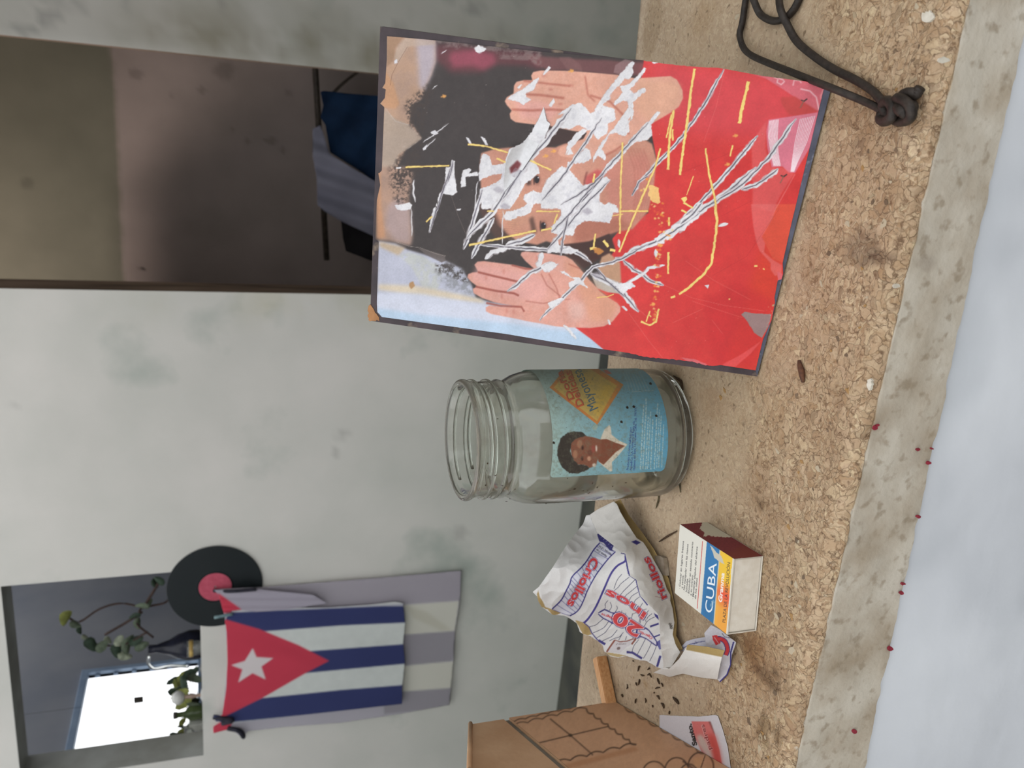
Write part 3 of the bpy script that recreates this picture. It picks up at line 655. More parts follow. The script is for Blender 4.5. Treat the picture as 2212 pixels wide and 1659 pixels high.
    # old tape and film patches; window glare painted on them as pale streaks
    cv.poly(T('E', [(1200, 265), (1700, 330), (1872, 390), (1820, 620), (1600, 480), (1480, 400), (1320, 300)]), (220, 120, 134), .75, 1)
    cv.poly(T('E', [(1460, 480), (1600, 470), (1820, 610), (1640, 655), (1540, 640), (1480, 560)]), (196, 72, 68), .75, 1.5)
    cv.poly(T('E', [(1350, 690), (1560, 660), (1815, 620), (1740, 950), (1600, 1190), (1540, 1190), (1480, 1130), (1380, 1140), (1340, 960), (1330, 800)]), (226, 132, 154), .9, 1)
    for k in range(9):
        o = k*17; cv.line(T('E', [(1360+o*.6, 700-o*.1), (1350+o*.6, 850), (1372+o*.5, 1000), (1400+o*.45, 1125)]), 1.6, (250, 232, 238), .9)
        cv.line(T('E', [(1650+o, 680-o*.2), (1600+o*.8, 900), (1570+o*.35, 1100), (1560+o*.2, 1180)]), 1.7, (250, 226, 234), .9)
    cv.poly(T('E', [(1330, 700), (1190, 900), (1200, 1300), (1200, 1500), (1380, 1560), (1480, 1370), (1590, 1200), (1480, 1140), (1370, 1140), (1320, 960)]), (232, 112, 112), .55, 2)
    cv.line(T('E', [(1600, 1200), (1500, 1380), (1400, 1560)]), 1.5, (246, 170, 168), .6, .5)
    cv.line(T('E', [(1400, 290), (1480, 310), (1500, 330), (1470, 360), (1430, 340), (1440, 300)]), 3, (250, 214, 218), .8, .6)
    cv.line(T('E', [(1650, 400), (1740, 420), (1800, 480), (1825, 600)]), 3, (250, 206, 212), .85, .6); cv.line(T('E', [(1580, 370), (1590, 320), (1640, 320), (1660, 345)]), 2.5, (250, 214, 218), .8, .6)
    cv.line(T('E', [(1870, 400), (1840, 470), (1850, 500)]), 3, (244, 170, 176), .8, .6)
    cv.poly(T('F', [(1240, 0), (1480, 0), (1440, 130), (1340, 300), (1370, 360), (1360, 440), (1440, 510), (1525, 560), (1520, 640), (1460, 660), (1420, 600), (1420, 540), (1320, 430), (1290, 350), (1260, 200)]), (232, 110, 108), .75, 1)
    cv.poly(jag(T('F', [(1480, 620), (1530, 640), (1530, 690), (1490, 700)]), 1), (228, 104, 112), 1)
    cv.poly(T('F', [(980, 1470), (1150, 1380), (1340, 1250), (1240, 1370), (1100, 1490), (1000, 1500)]), (236, 96, 98), .6, 1)
    cv.poly(jag(T('F', [(590, 1410), (720, 1420), (840, 1470), (830, 1500), (700, 1460)]), 1), (222, 110, 116), .9)
    cv.poly(jag(T('F', [(1180, 988), (1250, 1000), (1430, 1010), (1400, 1120), (1340, 1230), (1270, 1180), (1200, 1070), (1150, 1010)]), .6), (156, 128, 126), 1, z=-.5)
    cv.line(T('F', [(1435, 930), (1475, 920), (1470, 1000), (1430, 1080)]), 3.5, (196, 150, 116), 1, rough=1)
    cv.specks(30, T('F', [(1380, 900), (1500, 1200)]), (200, 170, 140), (.4, 1.4), 8, .7)
    # grey pen marks, flies' specks
    for c, p in [('E', (1680, 510)), ('E', (1490, 1220))]:
        q = T(c, [p])[0]; cv.line([(q[0]-7, q[1]-1), (q[0], q[1]+1), (q[0]+8, q[1]-4)], 3, (70, 50, 50), .9, rough=1, seed=4); cv.line([(q[0], q[1]), (q[0]-2, q[1]+8), (q[0]-7, q[1]+16)], 2.5, (140, 100, 84), .8, rough=1)
    # thin scratches
    for a in [('E', [(930, 260), (860, 560), (740, 900)]), ('F', [(440, 740), (700, 860), (1000, 930), (1360, 980)]), ('F', [(700, 890), (1000, 990), (1160, 1040)]), ('F', [(120, 1000), (300, 1250), (430, 1410)]), ('F', [(880, 1060), (980, 1190)]), ('F', [(520, 1090), (800, 960)]), ('F', [(640, 520), (900, 700), (1240, 880)]), ('D', [(1610, 1110), (1896, 1350)])]:
        cv.line(T(a[0], a[1]), .8, (240, 128, 120), .6)
    for a in [('E', [(500, 1200), (900, 1040), (1250, 880)]), ('F', [(880, 660), (1200, 480), (1500, 40)]), ('E', [(900, 1600), (1200, 1450)])]:
        cv.line(T(a[0], a[1]), .7, (150, 30, 38), .4)
    cv.specks(60, [(1420, 250), (1650, 790)], (244, 190, 180), (.3, .8), 17, .8)
    cv.specks(60, [(850, 90), (1330, 700)], (220, 210, 200), (.25, .7), 19, .7)
    # white torn patches (paper showing)
    Wt = np.array((236, 234, 237))-np.clip(fbm(sh, 16, 33)-.5, 0, 1)[..., None]*np.array((62, 62, 50)); Wt = Wt-(fbm(sh, 3, 35)-.5)[..., None]*8
    R = lambda c, p, s=1, a=1.1: (cv.poly(jag(T(c, p), a*1.6, 2.6, True, s+70), (206, 196, 200), .8, .5), cv.poly(jag(T(c, p), a*1.3, 2.4, True, s), Wt, 1, z=-.6))
    R('C', [(170, 1380), (165, 1290), (190, 1120), (215, 1095), (270, 1120), (300, 1220), (420, 1200), (480, 1050), (620, 985), (700, 880), (780, 740), (828, 620), (860, 760), (895, 790), (870, 860), (800, 1000), (700, 1130), (780, 1250), (780, 1290), (700, 1360), (640, 1400), (560, 1550), (480, 1659), (190, 1659), (185, 1470), (380, 1370), (410, 1300), (300, 1310), (210, 1350)], 2)
    R('D', [(180, 30), (600, -60), (560, 90), (520, 130), (510, 200), (440, 240), (380, 240), (300, 130), (210, 160), (170, 200)], 3)
    R('D', [(420, 330), (430, 350), (480, 360), (560, 320), (620, 310), (690, 280), (720, 190), (790, 180), (870, 220), (980, 200), (1010, 270), (1000, 320), (900, 430), (910, 480), (980, 500), (1130, 510), (1160, 410), (1250, 360), (1500, 380), (1540, 280), (1600, 270), (1570, 210), (1490, 170), (1450, 200), (1390, 150), (1400, 90), (1390, -30), (1250, 30), (1100, -150), (1010, -200), (860, -60), (800, 80), (720, 50), (640, 90), (620, 140), (660, 190), (600, 230), (500, 260), (440, 270)], 4)
    R('C', [(810, 1500), (900, 1400), (1040, 1290), (1080, 1180), (1110, 1200), (1240, 1190), (1310, 1150), (1300, 1060), (1250, 1040), (1180, 1110), (1080, 1270), (1130, 1370), (1190, 1400), (1210, 1430), (1340, 1390), (1460, 1330), (1510, 1360), (1400, 1500), (1390, 1659), (800, 1659)], 5)
    R('C', [(850, 900), (900, 870), (980, 830), (1100, 845), (1180, 800), (1280, 850), (1180, 960), (1050, 1110), (1080, 980), (1230, 840), (1310, 860), (1380, 950), (1480, 880), (1480, 790), (1560, 750), (1550, 640), (1420, 600), (1310, 690), (1200, 575), (1110, 600), (970, 700), (1040, 690), (900, 850)], 6)
    R('C', [(1350, 640), (1470, 460), (1620, 270), (1700, 180), (1740, 150), (1750, 170), (1720, 220), (1740, 270), (1700, 340), (1660, 330), (1500, 500), (1510, 530), (1430, 590), (1400, 690)], 7)
    R('C', [(1540, 580), (1640, 470), (1600, 410), (1700, 390), (1860, 220), (1872, 240), (1800, 330), (1700, 440), (1760, 490), (1850, 430), (1866, 460), (1740, 560), (1740, 700), (1690, 740), (1700, 860), (1650, 920), (1560, 880), (1500, 900), (1420, 1050), (1460, 1120), (1460, 1165), (1380, 1110), (1330, 1190), (1330, 1140), (1420, 980), (1540, 840), (1650, 690), (1720, 580), (1640, 550), (1560, 600)], 8)
    R('C', [(460, 540), (500, 500), (620, 430), (700, 370), (770, 320), (775, 340), (720, 450), (640, 480), (650, 520), (700, 540), (620, 595), (560, 560)], 9)
    for k, p in enumerate([[(820, 280), (880, 200), (900, 220), (830, 295)], [(560, 420), (600, 385), (605, 400), (570, 435)], [(880, 600), (930, 530), (940, 570), (900, 620)], [(1130, 1100), (1080, 1000), (1160, 880), (1190, 880), (1060, 1110)]]): R('C', p, 20+k, .6)
    R('C', [(0, 1270), (70, 1245), (90, 1260), (60, 1300), (150, 1280), (160, 1320), (60, 1330), (30, 1330), (15, 1420), (-20, 1400)], 25, .8)
    R('C', [(1896, 760), (1740, 920), (1640, 1050), (1480, 1200), (1390, 1330), (1430, 1330), (1560, 1200), (1660, 1090), (1740, 980), (1800, 970), (1896, 950)], 26)
    R('E', [(0, 760), (60, 680), (60, 640), (30, 560), (20, 480), (70, 460), (150, 400), (190, 390), (195, 420), (150, 440), (100, 500), (40, 560), (80, 610), (70, 680), (30, 700), (40, 800), (0, 840)], 27)
    R('E', [(0, 990), (60, 870), (170, 780), (300, 610), (335, 620), (245, 740), (255, 840), (200, 880), (110, 890), (0, 985)], 28, .7)
    R('E', [(0, 220), (60, 140), (90, 150), (70, 200), (80, 240), (40, 310), (10, 300), (30, 250)], 29); R('E', [(20, 370), (120, 280), (180, 200), (200, 210), (120, 320), (50, 400)], 30)
    R('A', [(860, 1400), (890, 1420), (880, 1540), (900, 1640), (910, 1659), (800, 1659), (840, 1520)], 31, .6); R('B', [(800, 0), (880, 0), (890, 100), (910, 250), (870, 285), (780, 265), (740, 300), (700, 410), (670, 560), (645, 655), (630, 640), (660, 480), (680, 410), (700, 400), (740, 260), (790, 200)], 32, .7)
    R('B', [(290, 380), (340, 375), (440, 355), (466, 380), (450, 420), (380, 435), (320, 425)], 33, .6)
    R('B', [(975, 60), (990, 40), (1040, 20), (1050, 30), (990, 90), (1000, 190), (950, 205), (960, 150)], 34, .6)
    for k, (c, p) in enumerate([('A', [(648, 1130), (690, 1108), (728, 1140), (700, 1155), (660, 1145)]), ('A', [(1000, 1180), (1030, 1190), (1060, 1250), (1040, 1255)]), ('A', [(1145, 1170), (1190, 1190), (1220, 1260), (1195, 1255)]), ('A', [(290, 420), (315, 400), (320, 440), (290, 450)]), ('A', [(570, 1290), (620, 1245), (600, 1300), (575, 1310)]), ('B', [(905, 420), (955, 415), (940, 430), (912, 432)]), ('A', [(305, 1480), (355, 1475), (355, 1488), (310, 1492)]), ('F', [(55, 938), (75, 935), (108, 970), (100, 980)]), ('F', [(815, 745), (855, 740), (845, 775)]), ('F', [(440, 1440), (490, 1440), (470, 1455)]), ('D', [(1620, 1235), (1640, 1235), (1685, 1275), (1670, 1280)]), ('D', [(1480, 1370), (1500, 1375), (1515, 1420), (1495, 1425)])]): R(c, p, 40+k, .3)
    R('A', [(1090, 290), (1130, 265), (1200, 300), (1170, 330), (1130, 345), (1090, 320)], 60); R('E', [(250, 150), (300, 130), (310, 155), (270, 165)], 61, .5)
    # white ragged gouges with a dark groove in the middle
    def gouge(c, pts, w=8, s=1, dark=True, dw=1.6):
        P = T(c, pts); P = jag(P, 1.0, 9, False, s); cv.line(P, w*1.15, (204, 196, 200), .8, .5, rough=1.3, seed=s+2, taper=True); cv.line(P, w, W, 1, rough=1.1, seed=s, taper=True, z=-.7)
        if dark: cv.line(P, dw+1.6, G, .75, .6, rough=.4, seed=s+9, taper=True); cv.line(P, dw*.7, (56, 48, 60), .85, rough=.3, seed=s+5, taper=True)
    gouge('E', [(70, 1400), (130, 1290), (540, 850), (740, 560), (930, 215)], 7, 3)
    gouge('F', [(0, 485), (60, 495), (180, 420), (360, 350), (600, 180), (780, 60), (960, -60), (1290, -340)], 12, 5)
    gouge('E', [(500, 1659), (680, 1500), (850, 1310), (1010, 1130), (1130, 980), (1250, 840)], 9, 7)
    gouge('E', [(820, 1480), (1000, 1370), (1130, 1280), (1350, 1050), (1610, 680)], 9, 8)
    gouge('E', [(1100, 1350), (1230, 1310), (1330, 1240), (1440, 1150)], 9, 9)
    gouge('F', [(380, 350), (600, 200), (770, 80)], 18, 11); gouge('F', [(600, 180), (700, 100), (790, -10)], 12, 12)
    gouge('F', [(60, 510), (160, 600), (240, 640), (330, 710), (440, 745)], 8, 13)
    gouge('F', [(80, 740), (240, 650), (300, 590), (450, 560)], 6, 14, False); gouge('D', [(1300, 900), (1480, 980), (1620, 1060), (1700, 1180), (1800, 1290)], 12, 15); gouge('D', [(1350, 830), (1500, 1000), (1660, 1140)], 4, 16)
    R('D', [(1640, 1110), (1680, 1070), (1760, 1030), (1730, 990), (1600, 1000), (1500, 970)], 62)
    gouge('D', [(790, 1380), (860, 1290), (960, 1210), (1080, 1090), (1200, 980), (1330, 830), (1480, 800), (1620, 750), (1896, 600)], 7, 17)
    R('D', [(990, 880), (1040, 875), (1100, 930), (1190, 940), (1280, 1050), (1180, 1000), (1100, 1060), (1080, 990), (1150, 960)], 63); R('D', [(870, 1200), (1000, 1150), (1040, 1160), (960, 1220), (900, 1260)], 64)
    gouge('D', [(450, 1080), (560, 1010), (680, 900), (800, 840), (900, 780)], 9, 18); R('D', [(800, 830), (900, 780), (980, 800), (930, 850), (880, 885), (830, 880)], 65)
    gouge('D', [(820, 680), (800, 760), (760, 830)], 10, 19, False)
    gouge('D', [(180, 600), (400, 625), (600, 640), (860, 655), (1080, 640), (1200, 700), (1320, 800)], 8, 20); R('D', [(870, 650), (930, 570), (980, 560), (1000, 660), (1080, 630), (1180, 660), (1120, 700), (930, 680), (870, 695)], 66)
    gouge('D', [(450, 610), (600, 570), (740, 500)], 11, 21); gouge('D', [(230, 750), (300, 680), (460, 640)], 9, 22, False)
    gouge('D', [(90, 740), (200, 540), (320, 330)], 9, 23); gouge('D', [(0, 650), (60, 520), (120, 300), (200, 40)], 8, 24); gouge('D', [(40, 540), (130, 440), (300, 280), (480, 0)], 11, 25)
    gouge('C', [(410, 1560), (570, 1320), (700, 1130), (860, 950), (1110, 630)], 12, 26); gouge('C', [(810, 1570), (1060, 1280), (1250, 990), (1420, 730)], 7, 27)
    gouge('C', [(1000, 1620), (1200, 1500), (1340, 1400), (1660, 1040), (1896, 780)], 6, 28); gouge('C', [(1150, 1659), (1300, 1490), (1440, 1320)], 5, 29); gouge('D', [(860, 660), (1000, 500), (1240, 210), (1500, -50)], 8, 30); gouge('D', [(910, 470), (1080, 310), (1250, 100), (1340, 0)], 6, 31)
    gouge('D', [(1000, 720), (1030, 520), (1080, 310)], 5, 32); gouge('A', [(800, 1659), (850, 1540), (870, 1410)], 4, 33); gouge('B', [(640, 650), (720, 400), (800, 150), (860, -10)], 3, 34)
    gouge('B', [(485, 130), (475, 260), (497, 350)], 3, 35, False); gouge('B', [(450, 410), (465, 600), (460, 690)], 1.6, 36, False); gouge('C', [(150, 1380), (120, 1659)], 1.6, 37, False); gouge('D', [(410, 250), (405, 600)], 1.8, 38, False)
    gouge('F', [(940, 200), (1030, 180)], 6, 39, False); gouge('F', [(365, 420), (368, 490)], 7, 40, False); gouge('F', [(30, 330), (35, 400)], 5, 41, False); gouge('D', [(1030, 1420), (1090, 1480), (1160, 1570)], 5, 42, False)
    gouge('A', [(580, 1230), (660, 1170), (830, 1040)], 1.6, 43, False); gouge('A', [(580, 1300), (700, 1190)], 1.4, 44, False); gouge('A', [(660, 700), (720, 660)], 1.4, 45, False); gouge('A', [(750, 350), (810, 310)], 1.4, 46, False)
    gouge('D', [(1730, 100), (1800, -40), (1896, -100)], 4, 47); cv.line(T('B', [(855, 285), (920, 480), (1000, 670)]), .8, (120, 106, 100), .8)
    for c, p in [('D', (440, 210)), ('D', (1280, 260)), ('D', (1380, 910)), ('D', (370, 40))]: cv.poly(jag(T(c, [(p[0]-60, p[1]), (p[0], p[1]-30), (p[0]+60, p[1]+10), (p[0], p[1]+40)]), 1.5), (168, 160, 172), .6, 2.5)
    cv.poly(T('C', [(480, 1240), (560, 1160), (600, 1200), (560, 1270), (490, 1300)]), (124, 58, 62), .9, 2.5); cv.poly(T('C', [(430, 1200), (640, 1100), (700, 1150), (560, 1380), (430, 1500)]), (140, 136, 150), .3, 6)
    # yellow scratches and brush marks
    y = lambda c, p, w=3.4, r=.35, s=1: (cv.line(T(c, p), w+1.2, (214, 120, 60), .35, .5), cv.line(T(c, p), w, Yl, 1, rough=r, seed=s))
    y('A', [(400, 1476), (560, 1470), (835, 1462)]); y('A', [(1020, 1248), (1200, 1268), (1420, 1332)]); y('A', [(1305, 1388), (1400, 1430)]); y('C', [(690, 1165), (905, 1265)]); y('D', [(65, 610), (400, 535), (750, 462)], 4); y('D', [(800, 460), (910, 435)], 3.5); y('D', [(750, 263), (990, 265)], 2.6)
    y('D', [(970, 290), (935, 390)], 3); y('D', [(250, 262), (320, 262)], 2.2); y('D', [(1360, 490), (1335, 640)], 3.4); y('D', [(1440, 560), (1490, 625)], 5); y('D', [(1300, 645), (1370, 640)], 5); y('D', [(1505, 655), (1560, 665)], 5); y('B', [(605, 545), (665, 490)], 3)
    y('C', [(1635, 980), (1625, 1200), (1612, 1420), (1615, 1659)], 3.4); y('D', [(1615, 30), (1605, 490)], 3.6); y('C', [(1350, 1300), (1335, 1390)], 3.5); y('D', [(1600, 680), (1720, 390), (1890, 0)], 3.6); y('D', [(1600, 262), (1896, 262)], 3); y('D', [(1530, 310), (1640, 292)], 1.6); y('D', [(1370, 1145), (1480, 1135), (1545, 1110)], 1.6)
    y('E', [(335, 960), (280, 1150), (160, 1420), (60, 1659)], 3.4); y('E', [(655, 210), (620, 420), (580, 750), (550, 950), (515, 1210)], 5, .5, 3); y('E', [(455, 600), (415, 900), (405, 1160)], 5, .8, 4); y('E', [(440, 640), (390, 860)], 3, .6); y('E', [(450, 780), (450, 890)], 3)
    y('E', [(1165, 330), (1110, 540), (1075, 725)], 6.5, .6, 5); y('E', [(755, 960), (790, 1200), (850, 1450), (870, 1659)], 4, .4, 6); y('E', [(645, 1220), (580, 1400)], 1.8); y('E', [(1015, 930), (990, 1035)], 3); y('E', [(550, 1470), (640, 1520)], 3.4); y('E', [(530, 1540), (580, 1565)], 3.4); y('E', [(0, 1550), (215, 1550)], 3)
    y('F', [(905, 20), (925, 130), (925, 250), (895, 420), (875, 550), (790, 660), (690, 750), (580, 828)], 5, .6, 8); y('F', [(545, 845), (505, 860)], 4); y('F', [(490, 120), (490, 200)], 3.5); y('F', [(485, 440), (480, 640)], 4); y('F', [(395, 960), (370, 1080), (310, 1112), (230, 1078)], 4, .3, 9); y('F', [(315, 980), (280, 1080)], 2.6); y('F', [(300, 1010), (325, 1035)], 2)
    y('F', [(1270, 568), (1300, 568)], 3); y('F', [(1350, 590), (1365, 600)], 2); y('F', [(1035, 872), (1050, 870)], 2)
    g = np.random.RandomState(4)
    for k in range(70):                        # crumbled spots down the dotted line
        t = g.rand(); a, b = ((1392, 385), (1445, 520)) if k < 30 else ((1425, 520), (1412, 690))
        c = (a[0]+(b[0]-a[0])*t+g.randn()*(9 if k < 30 else 3), a[1]+(b[1]-a[1])*t+g.randn()*7)
        cv.poly(jag([(c[0]-3, c[1]), (c[0], c[1]-2-2*g.rand()), (c[0]+4, c[1]), (c[0], c[1]+2)], 1.2, 2, True, k), [(250, 196, 110), (248, 150, 60), (252, 220, 140), (238, 90, 60)][k % 4], .9, .4)
    cv.poly(jag(T('E', [(230, 1300), (320, 1330), (330, 1480), (260, 1470), (220, 1400)]), 1.6), (252, 206, 130), .95); cv.poly(jag(T('E', [(525, 1430), (580, 1415), (585, 1440), (560, 1470)]), .8), Yl, 1)
    cv.poly(jag(T('D', [(1330, 640), (1400, 640), (1450, 670), (1400, 710), (1350, 690)]), 1.2), (210, 140, 70), .9, .6); cv.poly(jag(T('D', [(1290, 700), (1370, 690), (1390, 740), (1310, 760)]), 1), (70, 36, 32), 1, 1)
    for q in [('A', (780, 772)), ('E', (1040, 840)), ('E', (965, 1110)), ('C', (850, 1120)), ('C', (930, 1070)), ('C', (1110, 250)), ('F', (340, 920)), ('F', (410, 380))]:
        p = T(q[0], [q[1]])[0]; cv.poly(jag([(p[0]-7, p[1]+1), (p[0], p[1]-4), (p[0]+7, p[1]), (p[0]+2, p[1]+4)], 1.6, 2, True, 3), (246, 176, 92), .9, .3)
    cv.c = np.clip(cv.c*(1+.05*(fbm(sh, 3, 71)-.5)[..., None]*2+.07*(fbm(sh, 60, 73)-.5)[..., None]*2), 0, 255)
    # --- geometry: board leaning back 22.5 degrees, standing on the ledge
    C0 = at_z([(1637, 812)])[0]; D0 = at_z([(1797, 188)])[0]; e = (D0-C0)/np.linalg.norm(D0-C0)
    nh = np.cross([0, 0, 1], e); th = radians(22.5); s = np.array([0, 0, 1])*cos(th)+nh*sin(th); nrm = np.cross(e, s); nrm /= np.linalg.norm(nrm)   # nrm points to the viewer
    if nrm @ (CP-C0) < 0: nrm = -nrm
    C0 = C0+np.array([0, 0, .0006]); D0 = D0+np.array([0, 0, .0006])
    A0 = at_plane([(822, 57)], C0, nrm)[0]; B0_ = at_plane([(800, 692)], C0, nrm)[0]
    root = empty('framed_picture', (C0+D0)/2)
    tag(root, 'leaning scratched picture of a person in red shirt holding up both palms', 'picture')
    boardm = noisy('dark_painted_board', (74, 62, 62), (52, 44, 46), 40, .5, .95, bump=.0003, bscale=200, c3=(112, 96, 88), s3=120)
    raw = noisy('raw_fibreboard', (176, 128, 88), (130, 92, 62), 60, .9, .9, bump=.0004, bscale=300)
    corners = [C0, D0, A0, B0_]; th_b = .0065
    bm = bmesh.new(); vf = [bm.verts.new(Vector(p)) for p in corners]; vb = [bm.verts.new(Vector(p-nrm*th_b)) for p in corners]
    bm.faces.new(vf); bm.faces.new(vb[::-1])
    for i in range(4): bm.faces.new((vf[i], vb[i], vb[(i+1) % 4], vf[(i+1) % 4]))
    bmesh.ops.recalc_face_normals(bm, faces=bm.faces[:]); bmesh.ops.bevel(bm, geom=bm.edges[:], offset=.0005, segments=2, affect='EDGES')
    # the lower back edge would dip under the ledge: lift it
    for v in bm.verts:
        if v.co.z < .0004: v.co.z = .0004
    bm_obj('backing_board', bm, boardm, root)
    # dark edging strips round the front
    inn = [np.array(q) for q in at_plane([(1631, 797), (1778, 190), (838, 80), (822, 684)], C0, nrm)]
    side = noisy('worn_black_edging', (70, 58, 62), (50, 42, 46), 60, .45, .95, c3=(128, 112, 96), s3=90, bump=.0002, bscale=300)
    bluegrey = noisy('scuffed_blue_grey_edging', (92, 94, 110), (68, 70, 84), 90, .5, .85, c3=(130, 134, 150), s3=200, bump=.0002, bscale=300)
    for k in range(4):
        a, b = corners[k], corners[(k+1) % 4]; c, d = inn[(k+1) % 4], inn[k]
        off = nrm*.0007; ov = [d-(a-d)*.25, c-(b-c)*.25]
        V = [a+nrm*.0001, b+nrm*.0001, ov[1]+nrm*.0001, ov[0]+nrm*.0001]; V = V+[v+off for v in V]
        o = mesh('edging_strip', V, [(3, 2, 1, 0), (4, 5, 6, 7), (0, 1, 5, 4), (1, 2, 6, 5), (2, 3, 7, 6), (3, 0, 4, 7)], bluegrey if k in (0,) else side, root)
        if k == 0: o['label'] = 'scuffed blue-grey bottom edging strip'
    cw = at_plane([(806, 676)], C0, nrm)[0]
    # bare torn corner
    P = at_plane(jag(T('B', [(32, 1380), (60, 1375), (90, 1420), (140, 1500), (135, 1525), (45, 1530), (28, 1500)]), 1.5, 3), C0, nrm)
    o = mesh('bare_corner', [p+nrm*.0012 for p in P]+[p for p in P], [tuple(range(len(P)))]+[(i, (i+1) % len(P), len(P)+(i+1) % len(P), len(P)+i) for i in range(len(P))], raw, root); o['label'] = 'torn corner showing brown fibreboard'
    def pr(P):
        W = at_plane(P, C0, nrm); z = cv.sample(P, cv.z)
        und = np.array([mn.noise((p[0]*.02, p[1]*.02, 3)) for p in P[::1]]) if len(P) < 1 else 0
        return W + nrm*(.0011+z*.00012)[:, None]
    outline = [(837, 78)]+T('A', [(680, 215), (1200, 270), (1751, 330)])+[(1390, 130)]+jag(T('E', [(200, 140), (480, 175), (640, 190), (900, 205)]), .8, 6, False)+T('E', [(1300, 280), (1700, 330), (1872, 390)])+[(1709, 480)]+T('F', [(1650, 0), (1530, 540), (1535, 640), (1520, 690), (1485, 700), (1455, 860), (1460, 900), (1430, 1060), (1350, 1240), (1282, 1525)])+jag(T('F', [(1000, 1480), (840, 1480), (680, 1440), (510, 1425), (300, 1405), (100, 1362)]), 1.2, 4, False)+[(1200, 738)]+T('B', [(1400, 1659), (165, 1490), (120, 1440), (115, 1350), (135, 740), (100, 715), (115, 330), (150, 180), (130, 60)])+T('A', [(135, 1540), (165, 1510), (190, 880), (150, 845), (195, 790), (205, 700), (170, 690), (200, 640), (215, 400)])
    outline = outline
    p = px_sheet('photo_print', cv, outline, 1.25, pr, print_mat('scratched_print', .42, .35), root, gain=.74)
    # the curled flap of torn paper
    fl = T('C', [(828, 620), (860, 760), (895, 790), (870, 860), (700, 1130), (600, 1280), (430, 1480), (415, 1400), (440, 1200), (480, 1050), (620, 985), (700, 880), (780, 740)])
    fc = Cv(1070, 210, 1210, 430, 2, (243, 243, 246)); fc.c -= (fbm((fc.h, fc.w), 20, 3)*26)[..., None]
    fc.poly(T('C', [(480, 1240), (560, 1160), (600, 1200), (560, 1270), (490, 1300)]), (128, 66, 70), .95, 2)
    a0, a1 = np.array(T('C', [(828, 620)])[0]), np.array(T('C', [(430, 1480)])[0]); ax = (a1-a0)/np.linalg.norm(a1-a0); nx = np.array([-ax[1], ax[0]])
    def ff(P):
        q = (P-a0)@nx; W = at_plane(P, C0, nrm); hgt = .0014+.0035*np.clip(q/25, 0, 1)**1.5+.0005*np.sin(((P-a0)@ax)/14); return W+nrm*hgt[:, None]
    px_sheet('torn_flap', fc, fl, 1.5, ff, print_mat('torn_paper', .7, .2), root, gain=.78, solid=.0002)['label'] = 'curled strip of torn white paper'
    # cardboard strut behind holds it up
    mid = (C0+D0)/2; t = s*.13; top = mid+t-nrm*(th_b+.0008); foot = mid-nrm*th_b+nh*.085; foot[2] = .001
    w = e*.012
    V = [top-w, top+w, foot+w*1.3, foot-w*1.3]; dn = np.cross(e, top-foot); dn = dn/np.linalg.norm(dn)*.0018
    mesh('strut', V+[v-dn*np.sign(dn[1]+1e-9)*-1 for v in V], [(0, 1, 2, 3), (7, 6, 5, 4), (0, 4, 5, 1), (1, 5, 6, 2), (2, 6, 7, 3), (3, 7, 4, 0)], raw, root)
    return root
build_picture()

